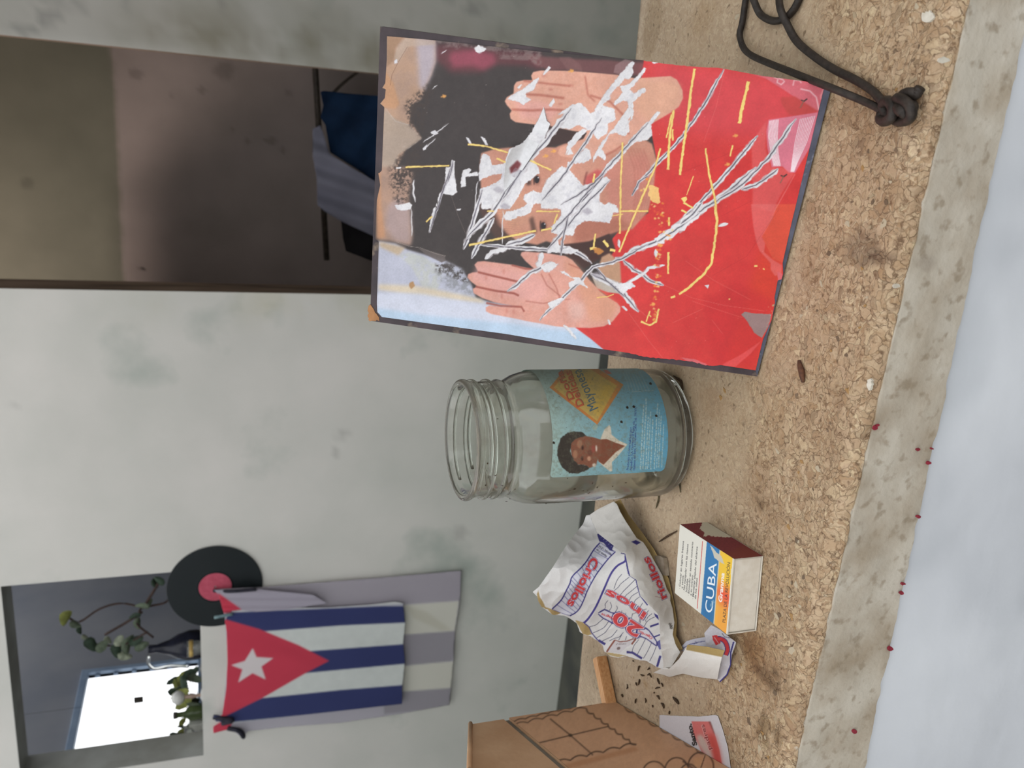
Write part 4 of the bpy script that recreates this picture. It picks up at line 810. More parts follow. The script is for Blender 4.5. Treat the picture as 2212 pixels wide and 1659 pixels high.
# ================================================================== GLASS JAR
def build_jar():
    cx, cy, R = -.192, .468, .042
    root = empty('glass_jar', (cx, cy, 0)); tag(root, 'open clear glass jar with blue peeling paper label, dirt specks on glass', 'jar')
    gm, nt, b = newmat('dusty_green_glass', .03); b.inputs['Base Color'].default_value = (.90, .94, .90, 1); b.inputs['Transmission Weight'].default_value = 1; b.inputs['IOR'].default_value = 1.48
    tc = N(nt, 'ShaderNodeTexCoord'); nn = N_noise(nt, tc.outputs['Object'], 60.0, 5)
    out = nt.nodes['Material Output']; df = N(nt, 'ShaderNodeBsdfDiffuse'); df.inputs[0].default_value = L4((198, 188, 174), .7)
    tr = N(nt, 'ShaderNodeBsdfTranslucent'); tr.inputs[0].default_value = L4((198, 188, 174), .8)
    a1 = N(nt, 'ShaderNodeAddShader'); mx0 = N(nt, 'ShaderNodeMixShader'); mx0.inputs[0].default_value = .5; nt.links.new(df.outputs[0], mx0.inputs[1]); nt.links.new(tr.outputs[0], mx0.inputs[2])
    mx = N(nt, 'ShaderNodeMixShader'); sepz = N(nt, 'ShaderNodeSeparateXYZ'); nt.links.new(tc.outputs['Object'], sepz.inputs[0])
    dust = ramp(nt, nn, [(.35, .06), (.6, .16), (.75, .30)]); nt.links.new(dust, mx.inputs[0]); nt.links.new(b.outputs[0], mx.inputs[1]); nt.links.new(mx0.outputs[0], mx.inputs[2]); nt.links.new(mx.outputs[0], out.inputs[0])
    outer = [(0, .0035), (.022, .0030), (.030, .0012), (.0335, .0004), (.0365, .0006), (.0395, .0030), (.0413, .0065), (.042, .011), (.0421, .03), (.0421, .060), (.042, .088), (.0417, .096), (.0408, .1025), (.0392, .1075), (.0372, .1110), (.0359, .1135), (.0356, .1155),
             (.0366, .1168), (.0368, .1180), (.0358, .1195), (.0356, .1230), (.0356, .1350), (.0363, .1368), (.0371, .1385), (.0372, .1400), (.0366, .1412), (.0354, .1416)]
    inner = [(.0342, .1412), (.0336, .1400), (.0332, .1370), (.0330, .1180), (.0334, .1130), (.0350, .1100), (.0372, .1060), (.0388, .1010), (.0394, .0950), (.0396, .0880), (.0396, .030), (.0395, .0130), (.0385, .0090), (.0355, .0066), (.025, .0064), (0, .0075)]
    j = lathe('glass_body', [p for p in outer+inner], (cx, cy, 0.0002), gm, root, 128)
    # screw thread: two ridges round the neck
    for z0, a_, ln in [(.1275, 0.3, 1.55), (.1225, 2.6, 1.6), (.1325, 4.4, 1.2)]:
        P = []
        for k in range(64):
            a = a_+k/63*2*pi*ln*.62; fade = min(1, min(k, 63-k)/6); P.append((cx+(.0345+.0016*fade)*cos(a), cy+(.0345+.0016*fade)*sin(a), z0+k/63*.0035))
        tube('thread_ridge', P, .0011, gm, root, 8, 0)
    # paper label
    cv = Cv(1165, 780, 1465, 1060, 2, (150, 196, 206)); sh = (cv.h, cv.w); n1 = fbm(sh, 40, 11); n2 = fbm(sh, 12, 13); n3 = fbm(sh, 5, 15)
    xx = np.linspace(0, 1, cv.w)[None, :, None]; top = np.array((178, 202, 192)); mid_ = np.array((134, 182, 196)); bot = np.array((100, 170, 204))
    cv.c[:] = np.where(xx < .5, top*(1-xx*2)+mid_*xx*2, mid_*(2-xx*2)+bot*(xx*2-1))
    Jt = lambda p: T('J', p)
    def W(pts): return Jt(pts)
    dia = Jt([(45, 305), (300, 40), (640, -130), (1065, 265), (715, 820)])
    dia = Jt([(45, 300), (420, -150), (1065, 262), (705, 815)])
    cv.poly(dia, (224, 140, 70), 1); cv.poly(Jt([(105, 300), (420, -70), (975, 275), (700, 765)]), (222, 184, 96), 1); cv.poly(Jt([(800, 200), (960, 280), (850, 480), (720, 700), (640, 600)]), (226, 182, 70), .6, 10)
    p0, p1 = Jt([(390, 450), (215, 60)]); p2, p3 = Jt([(520, 540), (340, 60)]); p4, p5 = Jt([(720, 580), (470, 30)])
    for (a, b_, s_, h) in [(p0, p1, 'Doña', 14), (p2, p3, 'Delicias', 16)]:
        text(cv, s_, a, b_, h, (130, 70, 40), .028); text(cv, s_, (a[0]-.6, a[1]+.6), (b_[0]-.6, b_[1]+.6), h, (226, 96, 66), .014)
    text(cv, 'Mayonesa', p4, p5, 21, (52, 96, 130), .0)
    cv.poly(jag(Jt([(680, 800), (720, 830), (690, 890), (640, 880), (640, 840)]), .6), (170, 196, 186), 1)
    # portrait
    cv.poly(Jt([(870, 815), (890, 850), (900, 950), (1000, 1030), (1120, 1085), (1000, 1230), (905, 1330), (910, 1450), (880, 1460), (770, 1370), (720, 1320), (750, 1000), (800, 880)]), (226, 216, 196), 1, .4)
    cv.poly(Jt([(760, 1015), (830, 1010), (950, 1060), (1085, 1105), (960, 1190), (790, 1365), (720, 1320), (690, 1150)]), (136, 82, 62), 1, .5)
    cv.poly(Jt([(330, 1080), (400, 1000), (520, 965), (640, 985), (760, 1020), (760, 1200), (700, 1320), (690, 1370), (600, 1410), (530, 1370), (400, 1360), (350, 1240)]), (142, 90, 70), 1, .8)
    cv.poly(jag(Jt([(160, 1140), (200, 1000), (280, 930), (380, 905), (480, 910), (540, 950), (560, 970), (480, 985), (400, 1010), (340, 1080), (330, 1180), (380, 1300), (440, 1360), (540, 1370), (600, 1410), (540, 1450), (420, 1490), (320, 1480), (220, 1400), (170, 1300), (150, 1220)]), .9, 3), (64, 58, 52), 1, .5)
    for p, rx, ry, c in [((460, 1080), 6, 9, (170, 120, 94)), ((400, 1220), 5, 9, (176, 126, 98)), ((590, 1280), 4, 5, (212, 160, 130)), ((500, 1130), 2.5, 5, (70, 42, 36)), ((495, 1280), 2.5, 5, (74, 44, 38)), ((690, 1140), 2, 7, (236, 220, 206)), ((650, 1150), 4, 8, (160, 84, 72)), ((600, 1200), 5, 6, (120, 70, 56)), ((660, 1370), 4, 4, (232, 214, 196))]:
        cv.ell(Jt([p])[0], rx, ry, c, soft=1.5)
    cv.poly(jag(Jt([(780, 60), (840, 60), (905, 105), (860, 115), (820, 100)]), .6), (214, 104, 90), 1)
    ink = (52, 74, 140)
    for s_, a, b_ in [('Producido y Comercializado por:', (1135, 1440), (1180, 850)), ('Papas&Co. S.A. Carretera El Roble s/n', (1180, 1440), (1220, 770)), ('Habana del Este. La Habana Cuba. Tel. 797777', (1225, 1440), (1250, 560))]:
        q = Jt([a, b_]); text(cv, s_, q[0], q[1], 4.6, ink, .012)
    g = np.random.RandomState(8)
    for k, (x0, ya, yb_) in enumerate([(1300, 1430, 560), (1335, 1420, 480), (1370, 1430, 700), (1400, 1420, 640), (1435, 1430, 750), (1490, 1420, 560), (1520, 1410, 620), (1550, 1400, 700), (1590, 1400, 800)]):
        yv = ya
        while yv > yb_:
            l = 12+g.rand()*45; dx = (ya-yv)*.05+g.randn()*2; q = Jt([(x0+dx, yv), (x0+dx+.04*l, yv-l)]); cv.line([q[0], ((q[0][0]+q[1][0])/2, (q[0][1]+q[1][1])/2), q[1]], 2.0, (206, 228, 226), .75, rough=.5, seed=k); yv -= l+10
    for k in range(7): q = Jt([(1150+k*45, 350), (1110+k*40, 200), (1060+k*40, 90)]); cv.line(q, 1.2, (190, 206, 200), .55, rough=.5)
    cv.line(Jt([(1180, 360), (1480, 340)]), 1.2, (200, 212, 204), .6)
    # blotches of grime, then a grey fade towards the label's right side
    cv.c = cv.c*(1-.5*(np.clip((n2*.6+n3*.4-.46)*5, 0, 1)*np.clip(1.25-n1*1.2, 0, 1))[..., None])+np.array((128, 130, 108))*(.5*(np.clip((n2*.6+n3*.4-.46)*5, 0, 1)*np.clip(1.25-n1*1.2, 0, 1))[..., None])
    yy = np.linspace(1, 0, cv.h)[:, None]; gk = np.clip(yy*1.6-.75, 0, 1)*.5*np.ones((1, cv.w)); cv.c = cv.c*(1-gk[..., None])+np.array((120, 132, 124))*gk[..., None]
    cv.specks(150, Jt([(0, 60), (1600, 1500)]), (60, 52, 40), (.25, .9), 5, .8)
    for p in [(1040, 775), (1210, 565), (1120, 575), (1440, 245), (105, 1062), (1520, 690)]: cv.poly(jag([(a+x, b_+y) for (a, b_) in Jt([p]) for x, y in [(-3.5, -1.5), (0, -3), (3, 0), (2, 3), (-2, 1.5)]], .8, 2), (48, 38, 26), 1)
    # wrap over the cylinder
    def ang(px):                                  # pixel -> angle and height on the jar wall
        d = ray(px); o = CP-np.array([cx, cy, 0]); RR = R+.0003; A = d[:, 0]**2+d[:, 1]**2; Bq = 2*(o[0]*d[:, 0]+o[1]*d[:, 1]); Cq = o[0]**2+o[1]**2-RR**2
        t = (-Bq-np.sqrt(np.maximum(Bq*Bq-4*A*Cq, 0)))/(2*A); P = CP+d*t[:, None]; return np.arctan2(P[:, 1]-cy, P[:, 0]-cx), P[:, 2]
    aL, zt = ang([(1187, 1032)]); aL2, zb = ang([(1436, 1010)])
    zt = float(zt[0]); zb = float(zb[0]); print('jar label', aL, zt, zb)
    a0 = float(aL[0]); a1 = a0+2.55; nu, nv = 330, 230
    ga, gz = np.meshgrid(np.linspace(a0, a1, nu), np.linspace(zb, zt, nv)); ga = ga.ravel(); gz = gz.ravel()
    # rounded corners on the leading edge
    rc = .003; dz = np.minimum(gz-zb, zt-gz); sft = np.where(dz < rc, (rc-np.sqrt(np.maximum(rc**2-(rc-dz)**2, 0)))/R, 0); near = np.clip(1-(ga-a0)/.5, 0, 1); ga = ga+sft*near
    rad = R+.00035+.0001*np.array([mn.noise((a*6, z*90, 2)) for a, z in zip(ga, gz)])
    P = np.stack([cx+rad*np.cos(ga), cy+rad*np.sin(ga), gz], 1); px = proj(P)
    id_ = np.arange(nu*nv).reshape(nv, nu); q = np.stack([id_[:-1, :-1], id_[:-1, 1:], id_[1:, 1:], id_[1:, :-1]], -1).reshape(-1, 4)
    px[:, 1] = np.maximum(px[:, 1], 797)
    fast_mesh('paper_label', P, q, print_mat('label_paper', .5, .3), root, np.clip(lin(cv.sample(px))*.70, 0, .9), True)['label'] = 'stained blue paper label with yellow diamond and portrait'
    # dirt stuck to the glass, in one piece with the jar
    bm = bmesh.new(); g = np.random.RandomState(3)
    for k in range(110):
        a = a0-1.6+g.rand()*4.6; z = .02+g.rand()*.115; r = .0421 if z < .095 else (.0358 if z > .118 else .039)
        if z > .095 and z < .115: continue
        m = Matrix.Translation((cx+r*cos(a), cy+r*sin(a), z)) @ Matrix.Rotation(a, 4, 'Z') @ Matrix.Diagonal((.0002, .00025+.0006*g.rand()**2, .00025+.0009*g.rand()**2, 1))
        bmesh.ops.create_icosphere(bm, subdivisions=1, radius=1, matrix=m)
    o = bm_obj('dirt_specks', bm, noisy('brown_dirt', (70, 56, 40), (50, 38, 26), 300, .9, .9), root); o['kind'] = 'stuff'
    # greenish grime ring inside the base
    gr = noisy('green_grime', (96, 100, 66), (70, 76, 52), 120, .9, .8, bump=.0004, bscale=300)
    prof = [(.0393, .0150), (.0394, .0120), (.0382, .0088), (.0353, .00668), (.030, .0067), (.0301, .0069), (.0352, .0073), (.0372, .0096), (.0386, .0125), (.0391, .0150)]
    mt = gr; nt = mt.node_tree; bb = nt.nodes['Principled BSDF']; tc = N(nt, 'ShaderNodeTexCoord'); nt.links.new(ramp(nt, N_noise(nt, tc.outputs['Object'], 70.0, 5), [(.48, 0.), (.66, .75)]), bb.inputs['Alpha'])
    lathe('grime_film', prof, (cx, cy, 0.0002), mt, root, 64)
    return root
build_jar()

# ================================================================== MATCHBOX
def build_matchbox():
    B4 = at_z([(1649, 1201)], .0003)[0]; B3 = at_z([(1634, 1363)], .0003)[0]; B1 = at_z([(1528, 1118)], .0003)[0]; h = .0186
    e1 = B3-B4; e2 = B1-B4; e2 = e2-e1*(e1@e2)/(e1@e1)*.9; up = np.array([0, 0, h])
    root = empty('matchbox', (B4+B3+B1)/3); tag(root, 'small cardboard matchbox with blue, orange and white printed top and brown striking side', 'matchbox')
    top = B4+up; n = np.array([0, 0, 1.])
    card = noisy('white_card', (214, 208, 196), (204, 196, 182), 200, .75, .88, bump=.00008, bscale=900)
    # sleeve: four thin walls; tray slides inside
    u = e1/np.linalg.norm(e1); w = e2/np.linalg.norm(e2); L1 = np.linalg.norm(e1); L2 = np.linalg.norm(e2); t = .0005
    def plate(name, o, a, b, c, m, par=root, bev=.00015):
        bm = bmesh.new(); V = [bm.verts.new(Vector(o+i*a+j*b+k*c)) for i in (0, 1) for j in (0, 1) for k in (0, 1)]
        for f in [(0, 1, 3, 2), (4, 6, 7, 5), (0, 4, 5, 1), (2, 3, 7, 6), (0, 2, 6, 4), (1, 5, 7, 3)]: bm.faces.new([V[i] for i in f])
        bmesh.ops.recalc_face_normals(bm, faces=bm.faces[:]); bmesh.ops.bevel(bm, geom=bm.edges[:], offset=bev, segments=2, affect='EDGES'); return bm_obj(name, bm, m, par)
    strik = noisy('brown_striker', (112, 52, 50), (92, 40, 40), 500, .8, .8, bump=.0001, bscale=2000, c3=(120, 62, 44), s3=60)
    plate('sleeve_bottom', B4, e1, w*L2, n*t, card)
    plate('sleeve_side', B4+n*t, u*t, w*L2, n*(h-2*t), card)
    plate('sleeve_side', B4+u*(L1-t)+n*t, u*t, w*L2, n*(h-2*t), card)
    plate('sleeve_top', B4+n*(h-t), e1, w*L2, n*t*.8, card)
    # the tray, its white front end standing flush
    tr = B4+u*(t+.0003)+n*(t+.0002)+w*.0007; TL = L1-2*t-.0006; Th = h-2*t-.0008
    plate('tray_end', tr+n*.0, u*TL, w*.0006, n*Th, card, bev=.0002)
    for a, b, c, d in [(tr, u*TL, w*(L2-.001), n*t), (tr+n*t, u*t, w*(L2-.001), n*(Th-t)), (tr+u*(TL-t)+n*t, u*t, w*(L2-.001), n*(Th-t)), (tr+w*(L2-.0016), u*TL, w*.0006, n*Th)]:
        plate('tray_panel', a, b, c, d, card)
    # printed top
    cv = Cv(1440, 1120, 1600, 1385, 3, (232, 228, 216)); Mt = lambda p: T('M', p)
    q = Mt
    # page space: s across (left 0 .. right 1 as one reads), v down (0 far .. 1 near)
    c00, c01, c11, c10 = [np.array(x, float) for x in [(1457, 1277), (1470, 1134), (1585, 1210), (1570, 1368)]]
    def pg(s_, v_): return tuple(c00*(1-s_)*(1-v_)+c01*s_*(1-v_)+c11*s_*v_+c10*(1-s_)*v_)
    quad = lambda s0, v0, s1, v1: [pg(s0, v0), pg(s1, v0), pg(s1, v1), pg(s0, v1)]
    cv.poly(quad(-.02, .50, 1.02, .735), (40, 120, 178), 1); cv.poly(quad(-.02, .53, .55, .74), (26, 100, 150), .5, 6)
    cv.poly(quad(-.02, .735, 1.02, .752), (200, 204, 214), 1)
    for k in range(60):
        s0 = k/60; d = abs(s0-.48); c = np.array((238, 84, 50))*(1-min(1, d/.2))+np.array((244, 168, 60) if s0 < .48 else (246, 200, 50))*min(1, d/.2)
        cv.poly(quad(s0-.02, .752, s0+.02, .975), c, 1)
    cv.poly(quad(-.02, .74, 1.02, .80), (246, 190, 70), .35, 3)
    cv.line([pg(.03, .425), pg(.5, .425), pg(.97, .425)], 1.4, (206, 60, 56), 1)
    text(cv, 'CUBA', pg(.13, .70), pg(.80, .705), 16.5, (240, 246, 250), .002, shear=.1)
    text(cv, 'Granma', pg(.36, .855), pg(.74, .855), 8.0, (250, 240, 236), .03, shear=.25)
    text(cv, 'PLAZA DE LA REVOLUCIÓN', pg(.13, .945), pg(.93, .945), 6.5, (52, 40, 40), .004, shear=.15)
    lines = ['· Colocar en lugares frescos', 'y secos.', '· No manipular con las manos', 'húmedas.', '· Encender en sentido contrario', 'a su cuerpo.', '· Mantener alejado del alcance', 'de los niños']
    for k, s_ in enumerate(lines):
        v_ = .095+k*.042; w_ = len(s_)*.0245; s0 = .12 if s_[0] == '·' else .145
        text(cv, s_, pg(s0, v_), pg(s0+w_, v_), 3.6, (56, 54, 56), .012, shear=.2)
    cv.poly(jag(q([(560, 470), (590, 500), (640, 560), (700, 610), (745, 720), (700, 690), (620, 640), (590, 560)]), .8, 3), (206, 200, 184), 1)
    cv.poly(jag(q([(820, 780), (855, 740), (850, 900), (835, 1100), (815, 1300), (800, 1580), (770, 1580), (790, 1300), (820, 1000)]), .7, 3), (232, 226, 208), 1)
    for a in [(570, 1210), (590, 1170)]: cv.poly(jag([(x+i, y+j) for (x, y) in q([a]) for i, j in [(-3, -2), (3, -3), (4, 3), (-3, 4)]], 1.2, 2), (150, 180, 200), .6, .5)
    Tp = [B4+n*h, B3+n*h, B3+n*h+w*L2, B4+n*h+w*L2]
    ol = proj(np.array(Tp)+n*.0002)
    # sample by page position so the print fits this top exactly
    Ox = [tuple(p) for p in ol]
    def topf(P): return at_plane(P, B4+n*(h+.00015), n)
    want = [(1585, 1210), (1570, 1368), (1457, 1277), (1470, 1134)]
    Hs = np.array(Ox); Wn = np.array(want)
    A_ = []; 
    for (x, y), (X_, Y_) in zip(Hs, Wn): A_ += [[x, y, 1, 0, 0, 0, -X_*x, -X_*y], [0, 0, 0, x, y, 1, -Y_*x, -Y_*y]]
    hh = np.linalg.solve(np.array(A_), Wn.ravel())
    cs = cv.sample
    def samp(P, ch=None):
        dd = hh[6]*P[:, 0]+hh[7]*P[:, 1]+1; return cs(np.stack([(hh[0]*P[:, 0]+hh[1]*P[:, 1]+hh[2])/dd, (hh[3]*P[:, 0]+hh[4]*P[:, 1]+hh[5])/dd], 1))
    cv.sample = samp
    px_sheet('printed_top', cv, Ox, .6, topf, print_mat('matchbox_print', .5, .3, paper_noise=False), root, gain=.68)
    # striking strip on the side, worn through to grey card
    sv = Cv(1450, 1090, 1680, 1250, 3, (104, 44, 46)); nn = fbm((sv.h, sv.w), 8, 3); sv.c *= (.9+.2*nn)[..., None]
    sv.poly(q([(700, 600), (1050, 420), (1200, 600), (1100, 640), (900, 700)]), (112, 54, 40), .6, 5)
    sv.poly(jag(q([(515, 103), (560, 130), (720, 240), (860, 340), (820, 360), (650, 350), (540, 340), (470, 350), (480, 300), (425, 250), (470, 140)]), 1.3, 2), (168, 160, 140), 1)
    sv.line(q([(720, 235), (800, 290), (870, 345)]), 1.2, (70, 50, 44), .8)
    sv.poly(jag(q([(560, 470), (640, 560), (720, 650), (740, 700), (660, 640), (580, 560)]), .8, 3), (206, 200, 184), 1)
    sv.specks(25, q([(860, 600), (1240, 660)]), (214, 206, 196), (.3, .7), 3, .8)
    S4 = [B4+n*.0003, B4+w*L2+n*.0003, B4+w*L2+n*h, B4+n*h]; so = [tuple(p) for p in proj(np.array(S4))]
    ns = np.cross(w, n); ns = ns if ns@u < 0 else -ns
    def sidef(P): return at_plane(P, B4+ns*.0002, ns)
    px_sheet('striking_strip', sv, so, .7, sidef, print_mat('striker_print', .75, .25, paper_noise=False), root, gain=.95)['label'] = 'brown striking strip with a worn grey patch'
    return root
build_matchbox()

# ================================================================== CRUMPLED PACKET
def tps(ctrl):
    ctrl = np.array(ctrl, float); X_ = ctrl[:, :2]/100; n = len(X_)
    U = lambda r: np.where(r > 1e-9, r*r*np.log(r+1e-12), 0)
    K = U(np.linalg.norm(X_[:, None]-X_[None], axis=2))+np.eye(n)*.002; Pm = np.concatenate([np.ones((n, 1)), X_], 1)
    A = np.block([[K, Pm], [Pm.T, np.zeros((3, 3))]]); w = np.linalg.solve(A, np.concatenate([ctrl[:, 2], np.zeros(3)]))
    def f(P):
        Q = P/100; return U(np.linalg.norm(Q[:, None]-X_[None], axis=2))@w[:n]+w[n]+Q@w[n+1:]
    return f
def crumple(P, amp, s=.045, seed=0):
    return np.array([amp*(1-2*abs(mn.noise((p[0]*s, p[1]*s, seed))))+amp*.5*(1-2*abs(mn.noise((p[0]*s*2.3, p[1]*s*2.3, seed+5)))) for p in P])
def build_packet():
    V_ = lambda p: T('V', p); U_ = lambda p: T('U', p); W_ = lambda p: T('W', p)
    c0 = at_z([(1420, 1290)])[0]; root = empty('torn_packet', c0)
    tag(root, 'crumpled torn white paper packet printed with red and blue lettering', 'packet')
    navy = (62, 56, 128); red = (214, 62, 66)
    cv = Cv(1140, 1070, 1600, 1480, 2.4, (226, 224, 222)); sh = (cv.h, cv.w)
    S1 = V_([(910, 75), (860, 85), (820, 200), (700, 350), (600, 480), (400, 800), (215, 1060), (130, 1130), (190, 1190), (210, 1260), (250, 1330), (400, 1440), (480, 1450)])+jag(U_([(270, 620), (380, 680), (455, 730), (500, 860), (560, 905), (660, 930), (780, 1005), (850, 1080), (870, 1160), (960, 1230), (1070, 1250), (1200, 1225), (1400, 1285), (1500, 1300), (1640, 1385)]), .7, 4, False)+U_([(1750, 1430), (1745, 1300), (1710, 1100), (1700, 900), (1690, 700), (1670, 600), (1560, 480)])+V_([(1740, 1330), (1600, 1180), (1545, 960), (1460, 910), (1395, 600), (1340, 590), (1240, 500), (1010, 320), (930, 140)])
    # torn inner edge shows the tan lining
    tan = (176, 150, 98)
    cv.poly(jag(V_([(205, 1085), (225, 1180), (280, 1280), (300, 1330), (400, 1370), (520, 1415), (420, 1440), (330, 1370), (240, 1330), (200, 1240), (190, 1180)]), .7, 3), tan, 1)
    cv.poly(jag(U_([(20, 525), (120, 550), (210, 590), (110, 618), (60, 580)]), .5, 3), tan, 1)
    cv.poly(jag(U_([(430, 690), (540, 715), (640, 800), (680, 900), (620, 915), (540, 890), (500, 810)]), .6, 3), (182, 156, 104), 1)
    cv.poly(jag(U_([(880, 1170), (1000, 1180), (1200, 1215), (1080, 1240), (960, 1220)]), .6, 3), (190, 166, 116), 1)
    # brick band
    Lf = V_([(1050, 455), (960, 560), (880, 690), (800, 790), (670, 920), (640, 1010), (590, 1110), (520, 1240), (395, 1365)]); Rt = V_([(1260, 580), (1160, 680), (1020, 860), (930, 1010), (870, 1130), (840, 1210), (780, 1340), (720, 1410), (640, 1455)])
    cv.poly(Lf+Rt[::-1], (214, 214, 224), 1)
    def lerp(path, t):
        P = np.array(path); k = t*(len(P)-1); i = min(int(k), len(P)-2); return tuple(P[i]+(P[i+1]-P[i])*(k-i))
    for k in range(17):
        a, b = lerp(Lf, k/16), lerp(Rt, k/16); cv.line([a, ((a[0]+b[0])/2, (a[1]+b[1])/2+1), b], 1, navy, .9)
    for pth, w in ((Lf, 2.8), (Rt, 2.6)): cv.line([tuple(p) for p in smooth_path(pth, 4)], w, navy, 1)
    cv.poly(V_([(1010, 345), (1030, 325), (1075, 320), (1240, 490), (1215, 545), (1240, 580), (1180, 560), (1100, 460), (1040, 440)]), (56, 52, 120), 1)
    for k in range(5): cv.line(V_([(1060+k*34, 385+k*32), (1090+k*30, 360+k*36)]), 1, (190, 190, 214), .8, rough=.6, seed=k)
    for s_, a, b in [('Alquitrán 17 mg', (1150, 640), (1010, 540)), ('Nicotina 1,4 mg', (1210, 610), (1040, 490))]: text(cv, s_, V_([a])[0], V_([b])[0], 4.2, (44, 42, 60), .02)
    # thick line and pin stripes
    cv.line([tuple(p) for p in smooth_path(V_([(1395, 640), (1390, 710), (1290, 770), (1200, 880), (1100, 1100), (1000, 1320), (900, 1480), (830, 1555)]), 5)], 4.2, (66, 56, 136), 1)
    cv.line(V_([(1335, 600), (1390, 610), (1400, 700)]), 2, navy, 1); cv.line(V_([(1395, 640), (1430, 820), (1450, 900), (1540, 960), (1570, 1080), (1600, 1180), (1700, 1310)]), 3, navy, 1)
    cv.poly(V_([(1400, 680), (1425, 800), (1455, 905), (1430, 880), (1405, 760)]), navy, 1)
    for p in [[(1130, 0), (1060, 90), (1010, 220)], [(1240, 45), (1120, 140), (1080, 190), (1015, 250)], [(1330, 80), (1220, 190), (1150, 260), (1090, 335)], [(1360, 180), (1250, 270), (1190, 320), (1150, 390)], [(1372, 270), (1290, 320), (1250, 370), (1230, 450)], [(1395, 340), (1330, 390), (1310, 440), (1300, 500)], [(1440, 430), (1400, 500), (1375, 565)],
              [(920, 395), (880, 450), (885, 500), (858, 530)], [(955, 420), (975, 490), (930, 560)], [(1050, 470), (1060, 520), (1010, 590)], [(1130, 545), (1120, 590), (1095, 610)], [(1190, 580), (1180, 620)], [(1290, 590), (1270, 660), (1240, 700)], [(1370, 560), (1400, 640), (1385, 720)], [(1480, 680), (1490, 730), (1450, 800)], [(1410, 680), (1400, 740)],
              [(1530, 540), (1490, 600), (1480, 660)], [(1580, 590), (1520, 640), (1500, 680)], [(1620, 640), (1540, 680), (1500, 720)], [(860, 660), (800, 710), (740, 760), (640, 790)], [(940, 695), (870, 790), (790, 840), (695, 880)], [(980, 740), (920, 820), (870, 880), (750, 955)], [(1060, 835), (980, 930), (920, 960), (835, 1000)], [(1150, 870), (1090, 940), (1020, 960), (940, 1000)], [(1130, 900), (1080, 990)], [(1200, 930), (1180, 990)],
              [(1380, 980), (1310, 1070), (1280, 1165)], [(1300, 930), (1290, 960)], [(1490, 950), (1430, 1070), (1360, 1200)], [(1580, 1010), (1510, 1160), (1450, 1260)], [(1645, 1075), (1600, 1190), (1545, 1300)], [(1410, 930), (1390, 960)]]:
        cv.line([tuple(q) for q in smooth_path(U_(p), 4)] if len(p) > 2 else U_(p), 1.15, (54, 52, 84), .95)
    cv.line(U_([(550, 715), (640, 790), (680, 880), (760, 980), (800, 1000)]), 2.2, navy, 1); cv.line(U_([(780, 990), (880, 1050)]), 5.5, navy, 1); cv.line(U_([(1200, 1165), (1290, 1175), (1430, 1262)]), 5, navy, 1); cv.line(U_([(1705, 1220), (1655, 1385)]), 5, navy, 1)
    cv.line(U_([(1550, 785), (1680, 740)]), 4, navy, 1); cv.poly(U_([(1605, 580), (1670, 620), (1685, 690), (1630, 640)]), navy, 1); cv.line(U_([(1610, 940), (1700, 905)]), 3, navy, 1); cv.poly(U_([(1640, 1020), (1700, 980), (1715, 1120), (1690, 1130)]), (84, 84, 156), .9); cv.line(U_([(1280, 600), (1500, 520)]), 1.5, (60, 50, 60), .5, .4)
    cv.poly(U_([(890, 1160), (1020, 970), (1090, 1000), (1200, 990), (1350, 965), (1270, 1055), (1200, 1090), (1100, 1180)]), (212, 206, 208), 1)
    cv.line(U_([(900, 1165), (1025, 985), (1100, 1012), (1210, 1000), (1290, 970), (1345, 968)]), 2.2, (140, 76, 62), 1); cv.line(U_([(905, 1160), (950, 1090), (1020, 990)]), 3.6, (140, 76, 62), 1); cv.line(U_([(1340, 965), (1275, 1050)]), 3.6, (140, 76, 62), 1)
    text(cv, 'COCAR LA', U_([(1190, 1030)])[0], U_([(1040, 1040)])[0], 3.2, (96, 80, 80), .0); cv.ell(U_([(1080, 1110)])[0], 4, 3, (120, 100, 96), -20, soft=.6)
    # words
    def ww(s_, p0, p1, h, b=0, k=1.0):
        text(cv, s_, p0, p1, h, navy, .075*k, b); text(cv, s_, p0, p1, h, (238, 214, 218), .048*k, b); text(cv, s_, p0, p1, h, red, .026*k, b)
    p = V_([(935, 650), (598, 1290)]); ww('Criollos', p[0], p[1], 18, 2)
    p = U_([(1490, 585), (930, 235)]); ww('inos', p[0], p[1], 17, -4)
    # two lozenges with the small words
    for c, ends in ((None, [(780, 590), (870, 540), (960, 580), (1040, 610), (1010, 730), (930, 690), (850, 650)]), (None, [(1370, 800), (1450, 800), (1530, 850), (1640, 1010), (1640, 1060), (1500, 960), (1360, 900)])):
        cv.line([tuple(q) for q in smooth_path(U_(ends+ends[:1]), 4)], 4.6, navy, 1); cv.poly(U_(ends), (222, 220, 228), 1)
    p = U_([(1440, 800), (1070, 555)]); ww('20', p[0], p[1], 26, 0, 1.2)
    p = U_([(1590, 945), (1385, 835)]); text(cv, 'Cigarrillos', p[0], p[1], 5.2, (206, 72, 76), .03)
    p = U_([(1010, 650), (830, 585)]); text(cv, 'Negros', p[0], p[1], 5.2, (206, 72, 76), .03)
    pm = print_mat('packet_paper', .6, .25); lining = noisy('tan_lining', (176, 150, 98), (160, 134, 84), 80, .8, .8)
    g = .70
    z1 = tps([(1151, 1279, .066), (1274, 1112, .022), (1200, 1220, .056), (1289, 1150, .021), (1350, 1194, .025), (1360, 1245, .026), (1405, 1310, .022), (1425, 1340, .015), (1430, 1440, .007), (1223, 1331, .040), (1276, 1373, .024), (1326, 1415, .0135), (1395, 1431, .008), (1300, 1280, .030), (1250, 1250, .044), (1350, 1330, .016)])
    f1 = lambda P: at_z(P, z1(P)+crumple(P, .0007, .018, 2))
    px_sheet('printed_front', cv, S1, 1.1, f1, pm, root, gain=g, solid=.00025, mat2=lining)
